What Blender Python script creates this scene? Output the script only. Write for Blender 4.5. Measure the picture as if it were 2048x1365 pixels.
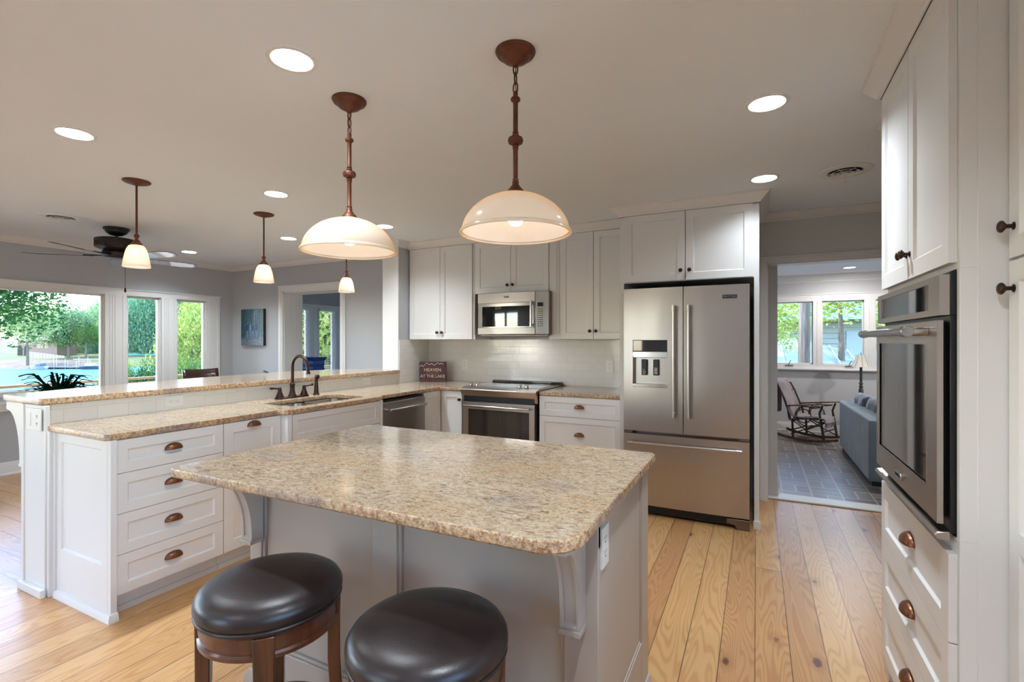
import bpy, math, random
import numpy as np
from mathutils import Matrix, Vector
R = math.radians
PI = math.pi
for o in list(bpy.data.objects):
    bpy.data.objects.remove(o)
S = bpy.context.scene
COL = S.collection

# ---------------------------------------------------------------- camera, world, sun, exposure
cam = bpy.data.objects.new('camera', bpy.data.cameras.new('camera'))
COL.objects.link(cam)
cam.location = (0, 0, 1.37)
cam.rotation_euler = (R(90), 0, R(26.5))
cam.data.sensor_width = 36
cam.data.lens = 980 / 2048 * 36
cam.data.clip_start = 0.05
cam.data.clip_end = 2000
S.camera = cam
S.view_settings.view_transform = 'Standard'
S.view_settings.look = 'None'
S.view_settings.exposure = 0.86
S.view_settings.gamma = 1
S.view_settings.use_curve_mapping = False

W = bpy.data.worlds.new('sky')
S.world = W
W.use_nodes = True
wn = W.node_tree
sky = wn.nodes.new('ShaderNodeTexSky')
sky.sky_type = 'NISHITA'
sky.sun_disc = False
sky.sun_elevation = R(50)
sky.sun_rotation = R(250)
sky.air_density = 1.0
sky.dust_density = 0.6
sky.ozone_density = 2.0
wn.links.new(sky.outputs[0], wn.nodes['Background'].inputs[0])
wn.nodes['Background'].inputs[1].default_value = 1.1

sun = bpy.data.objects.new('sun', bpy.data.lights.new('sun', 'SUN'))
COL.objects.link(sun)
sun.data.energy = 4.6
sun.data.angle = R(1.0)
sun.data.color = (1.0, 0.96, 0.88)
sun.rotation_euler = Vector((0.62, 0.16, -0.80)).to_track_quat('-Z', 'Y').to_euler()

try:
    S.cycles.max_bounces = 10
    S.cycles.diffuse_bounces = 5
    S.cycles.glossy_bounces = 4
    S.cycles.transparent_max_bounces = 16
    S.cycles.sample_clamp_indirect = 4
    S.cycles.caustics_reflective = False
    S.cycles.caustics_refractive = False
except Exception:
    pass

CAN_WATTS = 11.5
PENDANT_WATTS = 3.6
MINI_WATTS = 1.7

# ---------------------------------------------------------------- materials
def lin(c):
    return tuple((x / 12.92 if x <= 0.04045 else ((x + 0.055) / 1.055) ** 2.4) for x in c)

def rgb(r, g, b):
    return lin((r / 255, g / 255, b / 255)) + (1,)

class NT:
    """small helper around one material's node tree"""
    def __init__(s, name):
        s.m = bpy.data.materials.new(name)
        s.m.use_nodes = True
        s.t = s.m.node_tree
        s.b = s.t.nodes['Principled BSDF']
        s.out = s.t.nodes['Material Output']
    def n(s, typ, **kw):
        nd = s.t.nodes.new(typ)
        for k, v in kw.items():
            setattr(nd, k, v)
        return nd
    def l(s, a, b):
        s.t.links.new(a, b)
    def inp(s, sock, v):
        if hasattr(v, 'is_linked') or hasattr(v, 'links'):
            s.l(v, sock)
        else:
            sock.default_value = v
    def m_(s, op, a, b=0.0, c=None):
        nd = s.n('ShaderNodeMath', operation=op)
        s.inp(nd.inputs[0], a)
        s.inp(nd.inputs[1], b)
        if c is not None:
            s.inp(nd.inputs[2], c)
        return nd.outputs[0]
    def obj(s):
        return s.n('ShaderNodeTexCoord').outputs['Object']
    def sep(s, v):
        nd = s.n('ShaderNodeSeparateXYZ')
        s.l(v, nd.inputs[0])
        return nd.outputs
    def comb(s, x, y, z):
        nd = s.n('ShaderNodeCombineXYZ')
        for i, q in enumerate((x, y, z)):
            s.inp(nd.inputs[i], q)
        return nd.outputs[0]
    def map(s, v, scale=(1, 1, 1), loc=(0, 0, 0), rot=(0, 0, 0)):
        nd = s.n('ShaderNodeMapping')
        s.l(v, nd.inputs[0])
        nd.inputs['Scale'].default_value = scale
        nd.inputs['Location'].default_value = loc
        nd.inputs['Rotation'].default_value = rot
        return nd.outputs[0]
    def noise(s, v, scale=5, detail=2, rough=0.5, dist=0.0):
        nd = s.n('ShaderNodeTexNoise')
        if v is not None:
            s.l(v, nd.inputs['Vector'])
        nd.inputs['Scale'].default_value = scale
        nd.inputs['Detail'].default_value = detail
        nd.inputs['Roughness'].default_value = rough
        nd.inputs['Distortion'].default_value = dist
        return nd.outputs[0]
    def vor(s, v, scale=5, rand=1.0, feature='F1'):
        nd = s.n('ShaderNodeTexVoronoi', feature=feature)
        s.l(v, nd.inputs['Vector'])
        nd.inputs['Scale'].default_value = scale
        nd.inputs['Randomness'].default_value = rand
        return nd.outputs
    def ramp(s, f, stops, interp='LINEAR'):
        nd = s.n('ShaderNodeValToRGB')
        nd.color_ramp.interpolation = interp
        s.l(f, nd.inputs[0])
        el = nd.color_ramp.elements
        while len(el) < len(stops):
            el.new(0.5)
        for e, (p, c) in zip(el, stops):
            e.position = p
            e.color = c if len(c) == 4 else tuple(c) + (1,)
        return nd.outputs[0]
    def mix(s, f, a, b, blend='MIX'):
        nd = s.n('ShaderNodeMix', data_type='RGBA', blend_type=blend)
        s.inp(nd.inputs[0], f)
        s.inp(nd.inputs[6], a)
        s.inp(nd.inputs[7], b)
        return nd.outputs[2]
    def bump(s, h, strength=0.3, dist=0.01):
        nd = s.n('ShaderNodeBump')
        nd.inputs['Strength'].default_value = strength
        nd.inputs['Distance'].default_value = dist
        s.l(h, nd.inputs['Height'])
        s.l(nd.outputs[0], s.b.inputs['Normal'])
    def set(s, **kw):
        names = dict(col='Base Color', rough='Roughness', metal='Metallic', spec='Specular IOR Level', coat='Coat Weight',
                     coatr='Coat Roughness', trans='Transmission Weight', em='Emission Color', ems='Emission Strength',
                     aniso='Anisotropic', sheen='Sheen Weight', ior='IOR', alpha='Alpha')
        for k, v in kw.items():
            s.inp(s.b.inputs[names[k]], v)
        return s

def plain(name, c, rough=0.5, metal=0.0, vary=0.0, scale=30, bump=0.0, **kw):
    t = NT(name)
    t.set(rough=rough, metal=metal, **kw)
    if vary or bump:
        f = t.noise(t.obj(), scale, 3)
        if vary:
            d = tuple(max(0, x * (1 - vary)) for x in c[:3]) + (1,)
            e = tuple(min(1, x * (1 + vary)) for x in c[:3]) + (1,)
            t.set(col=t.ramp(f, [(0.3, d), (0.7, e)]))
        else:
            t.set(col=c)
        if bump:
            t.bump(f, bump, 0.003)
    else:
        t.set(col=c)
    return t.m

M = {}
M['cab'] = plain('cabinet_white', rgb(228, 226, 224), 0.38, vary=0.012, scale=2)
M['trimw'] = plain('trim_white', rgb(222, 220, 218), 0.4, vary=0.012, scale=2)
M['ceil'] = plain('ceiling_paint', rgb(232, 238, 246), 0.9, vary=0.01, scale=1.2)
M['wall'] = plain('wall_gray', rgb(178, 179, 182), 0.75, vary=0.015, scale=1.5)
M['wall_dark'] = plain('wall_gray_entry', rgb(206, 206, 203), 0.75, vary=0.015, scale=1.5)
M['wall_far'] = plain('wall_far_room', rgb(194, 194, 195), 0.75, vary=0.015, scale=1.5)
M['island'] = plain('island_taupe', rgb(176, 166, 158), 0.42, vary=0.015, scale=3)
M['dark_gap'] = plain('dark_recess', rgb(35, 32, 30), 0.7, vary=0.05)
M['black'] = plain('black_plastic', rgb(24, 24, 26), 0.35, vary=0.05)
M['blackgloss'] = plain('black_glass', rgb(14, 15, 18), 0.04, vary=0.05, coat=1.0)
M['glasswin'] = plain('oven_window', rgb(40, 36, 34), 0.05, vary=0.05, coat=1.0)
M['bronze'] = plain('oil_rubbed_bronze', rgb(66, 46, 38), 0.33, metal=0.75, vary=0.25, scale=60)
M['copper'] = plain('aged_copper_bronze', rgb(128, 84, 62), 0.34, metal=0.8, vary=0.2, scale=50)
M['lampbronze'] = plain('rust_bronze', rgb(100, 56, 38), 0.48, metal=0.5, vary=0.25, scale=40)
M['fan_dark'] = plain('fan_dark', rgb(40, 34, 34), 0.4, metal=0.3, vary=0.1)
M['fan_blade'] = plain('fan_blade', rgb(58, 56, 62), 0.22, vary=0.15, scale=12, coat=0.8)
M['plate'] = plain('outlet_white', rgb(228, 228, 226), 0.35, vary=0.01)
M['slot'] = plain('outlet_slot', rgb(70, 68, 66), 0.5, vary=0.05)
M['chromed'] = plain('bright_steel', rgb(190, 188, 186), 0.18, metal=1.0, vary=0.03)
M['navy'] = plain('blue_paint', rgb(24, 66, 140), 0.35, vary=0.1, scale=8)
M['rubber'] = plain('black_rubber', rgb(30, 28, 28), 0.6, vary=0.1)

def steel(name, c, rough, axis):
    t = NT(name)
    sc = [3, 3, 3]
    for k in range(3):
        sc[k] = 120 if k != axis else 1.2
    f = t.noise(t.map(t.obj(), tuple(sc)), 1.0, 3, 0.6)
    d = tuple(x * 0.97 for x in c[:3]) + (1,)
    t.set(col=t.ramp(f, [(0.3, d), (0.7, c)]), metal=1.0, rough=t.m_('MULTIPLY_ADD', f, 0.05, rough - 0.02))
    big = t.noise(t.map(t.obj(), (2.4, 2.4, 0.8)), 1.6, 1)
    t.bump(big, 0.5, 0.012)
    return t.m
M['steel'] = steel('stainless_steel', rgb(186, 178, 172), 0.30, 2)
M['steelh'] = steel('stainless_steel_brushed_across', rgb(186, 178, 172), 0.30, 0)
M['darksteel'] = steel('dark_stainless', rgb(128, 118, 112), 0.3, 0)

def granite(name='granite'):
    t = NT(name)
    o = t.obj()
    big = t.noise(o, 2.6, 3, 0.6)
    st = t.map(o, (1.0, 1.55, 1.3), rot=(0, 0, R(-28)))
    mid = t.noise(st, 34, 6, 0.74, 1.0)
    fine = t.noise(st, 110, 4, 0.72, 0.6)
    vein = t.noise(t.map(o, (6, 18, 10), rot=(0, 0, R(-24))), 2.6, 7, 0.72, 1.6)
    c = t.ramp(mid, [(0.34, rgb(130, 104, 84)), (0.44, rgb(168, 146, 120)), (0.54, rgb(190, 170, 145)), (0.70, rgb(198, 184, 165))])
    c = t.mix(t.ramp(big, [(0.50, (0, 0, 0)), (0.68, (0.4, 0.4, 0.4))]), c, t.ramp(fine, [(0.35, rgb(150, 100, 58)), (0.6, rgb(205, 172, 128))]))
    c = t.mix(t.ramp(t.noise(o, 4.2, 2), [(0.54, (0, 0, 0)), (0.70, (0.35, 0.35, 0.35))]), c, rgb(138, 132, 130))
    dk = t.ramp(fine, [(0.36, (1, 1, 1)), (0.44, (0, 0, 0))])
    c = t.mix(t.m_('MULTIPLY', dk, 0.75), c, rgb(82, 62, 52))
    vk = t.ramp(vein, [(0.36, (1, 1, 1)), (0.43, (0, 0, 0))])
    c = t.mix(t.m_('MULTIPLY', vk, 0.72), c, rgb(74, 58, 54))
    t.set(col=c, rough=0.11, spec=0.4)
    t.bump(fine, 0.04, 0.001)
    return t.m
M['granite'] = granite()

def granite_edge():
    t = NT('granite_edge')
    o = t.obj()
    mid = t.noise(o, 62, 6, 0.78, 0.3)
    fine = t.noise(o, 170, 3, 0.7)
    big = t.noise(o, 5, 3)
    c = t.ramp(mid, [(0.30, rgb(70, 48, 38)), (0.42, rgb(148, 108, 76)), (0.53, rgb(196, 162, 124)), (0.7, rgb(214, 196, 172))])
    c = t.mix(t.ramp(big, [(0.5, (0, 0, 0)), (0.65, (0.6, 0.6, 0.6))]), c, rgb(120, 104, 104))
    c = t.mix(t.ramp(fine, [(0.32, (0.85, 0.85, 0.85)), (0.42, (0, 0, 0))]), c, rgb(50, 34, 30))
    t.set(col=c, rough=0.18, spec=0.6)
    t.bump(mid, 0.5, 0.004)
    return t.m
M['granite_edge'] = granite_edge()

def planks(name, swap, tone=1.0):
    t = NT(name)
    X, Y, Z = t.sep(t.obj())
    if swap:
        X, Y = Y, X
    wdt = 0.1385
    px = t.m_('DIVIDE', t.m_('ADD', X, 0.0055 + 50 * wdt), wdt)
    idx = t.m_('FLOOR', px)
    fx = t.m_('FRACT', px)
    w1 = t.n('ShaderNodeTexWhiteNoise', noise_dimensions='1D')
    t.l(idx, w1.inputs['W'])
    y2 = t.m_('DIVIDE', t.m_('ADD', t.m_('MULTIPLY_ADD', w1.outputs[0], 3.3, Y), 40), 4.6 if not swap else 1.9)
    bid = t.m_('FLOOR', y2)
    fy = t.m_('FRACT', y2)
    w2 = t.n('ShaderNodeTexWhiteNoise', noise_dimensions='2D')
    t.l(t.comb(idx, bid, 0), w2.inputs['Vector'])
    r = w2.outputs[0]
    gx = t.m_('MULTIPLY_ADD', r, 37, t.m_('MULTIPLY', fx, 0.62))
    g = t.noise(t.comb(gx, t.m_('MULTIPLY_ADD', r, 91, t.m_('MULTIPLY', Y, 0.55)), t.m_('MULTIPLY', r, 13)), 1.7, 1.5, 0.42, 0.25)
    ring = t.m_('SINE', t.m_('MULTIPLY', g, 2 * PI * 24))
    ring = t.ramp(t.m_('MULTIPLY_ADD', ring, 0.5, 0.5), [(0.0, (0, 0, 0)), (0.55, (0.15, 0.15, 0.15)), (0.85, (0.9, 0.9, 0.9)), (1.0, (1, 1, 1))])
    streak = t.noise(t.comb(t.m_('MULTIPLY', X, 90), t.m_('MULTIPLY', Y, 2.2), r), 1.0, 3, 0.6)
    light = t.ramp(r, [(0.0, rgb(208, 168, 116)), (0.5, rgb(198, 154, 100)), (1.0, rgb(188, 142, 94))])
    dark = t.ramp(r, [(0.0, rgb(186, 134, 82)), (0.5, rgb(170, 114, 64)), (1.0, rgb(160, 106, 64))])
    c = t.mix(t.m_('MULTIPLY', ring, 0.62), light, dark)
    c = t.mix(t.m_('MULTIPLY', streak, 0.35), c, dark)
    kx = t.comb(t.m_('MULTIPLY_ADD', r, 7, t.m_('MULTIPLY', X, 4.4)), t.m_('MULTIPLY_ADD', r, 11, t.m_('MULTIPLY', Y, 2.1)), r)
    kd = t.vor(kx, 1.0)
    wob = t.noise(t.obj(), 60, 2)
    kdd = t.m_('ADD', kd['Distance'], t.m_('MULTIPLY', wob, 0.045))
    halo = t.ramp(kdd, [(0.12, (1, 1, 1)), (0.22, (0, 0, 0))])
    core = t.ramp(kdd, [(0.082, (1, 1, 1)), (0.108, (0, 0, 0))])
    c = t.mix(t.m_('MULTIPLY', halo, 0.4), c, rgb(150, 96, 54))
    c = t.mix(t.m_('MULTIPLY', core, 0.9), c, rgb(84, 46, 34))
    e = t.m_('MINIMUM', fx, t.m_('SUBTRACT', 1.0, fx))
    gap = t.m_('LESS_THAN', e, 0.0145)
    e2 = t.m_('MINIMUM', fy, t.m_('SUBTRACT', 1.0, fy))
    gap2 = t.m_('LESS_THAN', e2, 0.0006)
    gap = t.m_('MAXIMUM', gap, gap2)
    gv = t.m_('MULTIPLY', gap, t.m_('MULTIPLY_ADD', t.noise(t.obj(), 3, 2), 0.6, 0.5))
    c = t.mix(gv, c, rgb(74, 44, 28))
    t.set(col=c, rough=t.m_('MULTIPLY_ADD', streak, 0.12, 0.3), spec=0.5, coat=0.3, coatr=0.3)
    t.bump(t.m_('SUBTRACT', 1.0, gap), 0.4, 0.003)
    return t.m
M['floor'] = planks('pine_planks', False)
M['floor2'] = planks('pine_planks_living', True)

def tile(name, axis):
    t = NT(name)
    X, Y, Z = t.sep(t.obj())
    a = X if axis == 0 else Y
    v = t.comb(a, t.m_('SUBTRACT', Z, 0.915), 0)
    b = t.n('ShaderNodeTexBrick')
    t.l(v, b.inputs['Vector'])
    b.inputs['Color1'].default_value = rgb(226, 224, 221)
    b.inputs['Color2'].default_value = rgb(222, 219, 216)
    b.inputs['Mortar'].default_value = rgb(206, 202, 198)
    b.inputs['Scale'].default_value = 1.0
    b.inputs['Mortar Size'].default_value = 0.0016
    b.inputs['Mortar Smooth'].default_value = 0.6
    b.inputs['Brick Width'].default_value = 0.156
    b.inputs['Row Height'].default_value = 0.0785
    b.offset = 0.5
    t.set(col=b.outputs['Color'], rough=0.1, spec=0.5)
    wv = t.noise(t.obj(), 14, 1)
    h = t.m_('ADD', t.m_('SUBTRACT', 1.0, b.outputs['Fac']), t.m_('MULTIPLY', wv, 0.6))
    t.bump(h, 0.35, 0.004)
    return t.m
M['tile_x'] = tile('subway_tile_back', 0)
M['tile_y'] = tile('subway_tile_side', 1)

def brickfloor():
    t = NT('basketweave_brick')
    X, Y, Z = t.sep(t.obj())
    s = 0.235
    u = t.m_('DIVIDE', t.m_('ADD', X, 20), s)
    v = t.m_('DIVIDE', t.m_('ADD', Y, 20), s)
    cu, cv, fu, fv = t.m_('FLOOR', u), t.m_('FLOOR', v), t.m_('FRACT', u), t.m_('FRACT', v)
    par = t.m_('MODULO', t.m_('ADD', cu, cv), 2)
    along = t.m_('ADD', t.m_('MULTIPLY', par, fu), t.m_('MULTIPLY', t.m_('SUBTRACT', 1, par), fv))
    half = t.m_('FRACT', t.m_('MULTIPLY', along, 2))
    d1 = t.m_('MULTIPLY', t.m_('MINIMUM', half, t.m_('SUBTRACT', 1, half)), 0.5)
    d2 = t.m_('MINIMUM', t.m_('MINIMUM', fu, t.m_('SUBTRACT', 1, fu)), t.m_('MINIMUM', fv, t.m_('SUBTRACT', 1, fv)))
    d = t.m_('MINIMUM', d1, d2)
    mort = t.m_('LESS_THAN', t.m_('ADD', d, t.m_('MULTIPLY', t.noise(t.obj(), 40, 2), 0.02)), 0.042)
    w = t.n('ShaderNodeTexWhiteNoise', noise_dimensions='3D')
    t.l(t.comb(cu, cv, t.m_('FLOOR', t.m_('MULTIPLY', along, 2))), w.inputs['Vector'])
    c = t.ramp(w.outputs[0], [(0, rgb(124, 118, 116)), (0.5, rgb(144, 138, 134)), (1, rgb(104, 94, 90))])
    c = t.mix(t.m_('MULTIPLY', t.noise(t.obj(), 25, 4, 0.7), 0.4), c, rgb(104, 84, 76))
    c = t.mix(mort, c, rgb(176, 170, 162))
    t.set(col=c, rough=0.32, spec=0.5, coat=0.2)
    t.bump(t.m_('SUBTRACT', 1.0, mort), 0.6, 0.006)
    return t.m
M['brick'] = brickfloor()

def wood(name, c1, c2, rough=0.3, axis=2, coat=0.5, sc=1.0):
    t = NT(name)
    s = [30 * sc] * 3
    s[axis] = 2.5 * sc
    f = t.noise(t.map(t.obj(), tuple(s)), 1.0, 4, 0.6, 0.6)
    t.set(col=t.ramp(f, [(0.3, c1), (0.7, c2)]), rough=rough, coat=coat, coatr=0.2)
    return t.m
M['stoolwood'] = wood('espresso_stool_wood', rgb(56, 28, 18), rgb(106, 58, 36), 0.3)
M['chairwood'] = wood('dark_chair_wood', rgb(34, 20, 18), rgb(62, 34, 28), 0.25)
M['twig'] = wood('dark_twig_bark', rgb(36, 28, 24), rgb(74, 58, 48), 0.6, coat=0.1)
M['rockwood'] = wood('rocker_wood', rgb(60, 36, 24), rgb(112, 74, 50), 0.4, coat=0.3)
M['seatwood'] = wood('pale_slat_wood', rgb(128, 104, 84), rgb(168, 144, 120), 0.5, coat=0.2)
M['deckwood'] = wood('weathered_deck_wood', rgb(112, 82, 54), rgb(160, 128, 90), 0.8, axis=1, coat=0)
M['deckfloor'] = wood('bounce_deck_boards', rgb(176, 162, 140), rgb(206, 194, 174), 0.8, axis=1, coat=0)  # boards out of view, lightened to bounce sunlight onto the living ceiling
M['bark'] = wood('tree_bark', rgb(70, 64, 58), rgb(120, 110, 98), 0.9, coat=0)

def leather():
    t = NT('dark_leather')
    f = t.noise(t.obj(), 9, 3)
    w = t.vor(t.map(t.obj(), (1, 1, 1)), 240)['Distance']
    cr = t.vor(t.obj(), 26, feature='DISTANCE_TO_EDGE')['Distance']
    t.set(col=t.ramp(f, [(0.3, rgb(30, 22, 22)), (0.7, rgb(44, 32, 31))]), rough=t.m_('MULTIPLY_ADD', f, 0.12, 0.30), spec=0.55)
    t.bump(t.m_('ADD', t.m_('MULTIPLY', w, 0.25), t.m_('MULTIPLY', t.noise(t.obj(), 22, 4, 0.6, 1.5), 0.6)), 0.16, 0.003)
    return t.m
M['leather'] = leather()

def fabric(name, c1, c2, sc=300, rough=0.9):
    t = NT(name)
    f = t.noise(t.obj(), sc, 2)
    g = t.noise(t.obj(), 6, 3)
    t.set(col=t.ramp(t.m_('MULTIPLY_ADD', f, 0.5, t.m_('MULTIPLY', g, 0.5)), [(0.35, c1), (0.65, c2)]), rough=rough, sheen=0.4)
    t.bump(f, 0.25, 0.002)
    return t.m
M['sofa'] = fabric('blue_gray_velvet', rgb(92, 106, 114), rgb(128, 142, 150))
M['cushion'] = fabric('gray_velvet_cushion', rgb(86, 92, 100), rgb(128, 136, 146))
M['throw'] = fabric('mauve_gray_knit', rgb(116, 106, 110), rgb(160, 150, 154), 140)
M['lampshade'] = fabric('lamp_linen', rgb(200, 196, 184), rgb(224, 220, 206), 200)

def shade_glass():
    t = NT('amber_alabaster_glass')
    X, Y, Z = t.sep(t.obj())
    lw = t.n('ShaderNodeLayerWeight')
    lw.inputs['Blend'].default_value = 0.35
    sw = t.noise(t.map(t.obj(), (6, 6, 6)), 2.5, 4, 0.6, 1.5)
    c = t.mix(t.ramp(lw.outputs['Facing'], [(0.35, (0, 0, 0)), (0.95, (1, 1, 1))]), rgb(250, 242, 232), rgb(244, 204, 150))
    c = t.mix(t.m_('MULTIPLY', sw, 0.25), c, rgb(248, 234, 214))
    dif = t.n('ShaderNodeBsdfDiffuse')
    tr = t.n('ShaderNodeBsdfTranslucent')
    gl = t.n('ShaderNodeBsdfGlossy')
    gl.inputs['Roughness'].default_value = 0.15
    t.l(c, dif.inputs[0])
    t.l(c, tr.inputs[0])
    a = t.n('ShaderNodeMixShader')
    a.inputs[0].default_value = 0.5
    t.l(dif.outputs[0], a.inputs[1])
    t.l(tr.outputs[0], a.inputs[2])
    b = t.n('ShaderNodeMixShader')
    b.inputs[0].default_value = 0.06
    t.l(a.outputs[0], b.inputs[1])
    t.l(gl.outputs[0], b.inputs[2])
    t.l(b.outputs[0], t.out.inputs[0])
    return t.m
M['shade'] = shade_glass()

def pane():
    t = NT('window_pane')
    tr = t.n('ShaderNodeBsdfTransparent')
    gl = t.n('ShaderNodeBsdfGlossy')
    gl.inputs['Roughness'].default_value = 0.0
    fr = t.n('ShaderNodeFresnel')
    fr.inputs[0].default_value = 1.45
    a = t.n('ShaderNodeMixShader')
    t.l(fr.outputs[0], a.inputs[0])
    t.l(tr.outputs[0], a.inputs[1])
    t.l(gl.outputs[0], a.inputs[2])
    t.l(a.outputs[0], t.out.inputs[0])
    return t.m
M['pane'] = pane()

def glow(name, c, s):
    t = NT(name)
    t.set(col=(0.9, 0.9, 0.9, 1), em=c, ems=s)
    return t.m
M['bulb'] = glow('lit_bulb', (1, 0.95, 0.88, 1), 9)
M['canlit'] = glow('lit_downlight_lens', (1, 0.98, 0.95, 1), 9)

def leaves(name, a, b, c):
    t = NT(name)
    g = t.n('ShaderNodeNewGeometry')
    oi = t.n('ShaderNodeObjectInfo')
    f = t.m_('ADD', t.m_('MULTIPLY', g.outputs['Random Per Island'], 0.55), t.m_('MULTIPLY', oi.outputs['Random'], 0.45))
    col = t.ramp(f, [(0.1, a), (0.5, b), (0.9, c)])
    dif = t.n('ShaderNodeBsdfDiffuse')
    tr = t.n('ShaderNodeBsdfTranslucent')
    t.l(col, dif.inputs[0])
    t.l(col, tr.inputs[0])
    m = t.n('ShaderNodeMixShader')
    m.inputs[0].default_value = 0.4
    t.l(dif.outputs[0], m.inputs[1])
    t.l(tr.outputs[0], m.inputs[2])
    t.l(m.outputs[0], t.out.inputs[0])
    return t.m
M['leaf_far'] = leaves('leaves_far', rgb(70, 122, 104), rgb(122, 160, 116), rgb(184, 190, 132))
M['leaf_near'] = leaves('leaves_green', rgb(34, 78, 48), rgb(76, 118, 60), rgb(140, 162, 86))
M['leaf_yellow'] = leaves('leaves_yellow_green', rgb(104, 128, 60), rgb(160, 174, 92), rgb(206, 206, 140))
M['leaf_house'] = leaves('leaves_houseplant', rgb(20, 40, 34), rgb(30, 56, 44), rgb(44, 74, 56))
M['grass'] = plain('lawn_and_scrub', rgb(78, 90, 48), 0.95, vary=0.3, scale=0.15)
M['rock'] = plain('bank_rock', rgb(96, 84, 74), 0.9, vary=0.25, scale=0.6)
M['metalroof'] = plain('pale_metal_roof', rgb(150, 166, 176), 0.4, vary=0.05)
M['tealroof'] = plain('teal_roof', rgb(96, 190, 188), 0.5, vary=0.06)
M['siding'] = plain('gray_siding', rgb(150, 160, 160), 0.8, vary=0.06)
M['hbrick'] = plain('pale_brick', rgb(140, 116, 102), 0.9, vary=0.15, scale=3)
M['hroof'] = plain('brown_shingles', rgb(148, 128, 122), 0.9, vary=0.12, scale=2)
M['dockgray'] = plain('dock_gray', rgb(120, 118, 116), 0.8, vary=0.12, scale=1)
M['boatblue'] = plain('boat_blue', rgb(60, 88, 112), 0.4, vary=0.1)
M['boatwhite'] = plain('boat_white', rgb(170, 172, 174), 0.4, vary=0.03)

def water():
    t = NT('lake_water')
    t.set(col=rgb(72, 118, 118), rough=0.6, spec=0.03)
    t.bump(t.noise(t.map(t.obj(), (0.5, 0.5, 1)), 1.2, 4, 0.6), 0.35, 0.3)
    return t.m
M['water'] = water()

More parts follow.
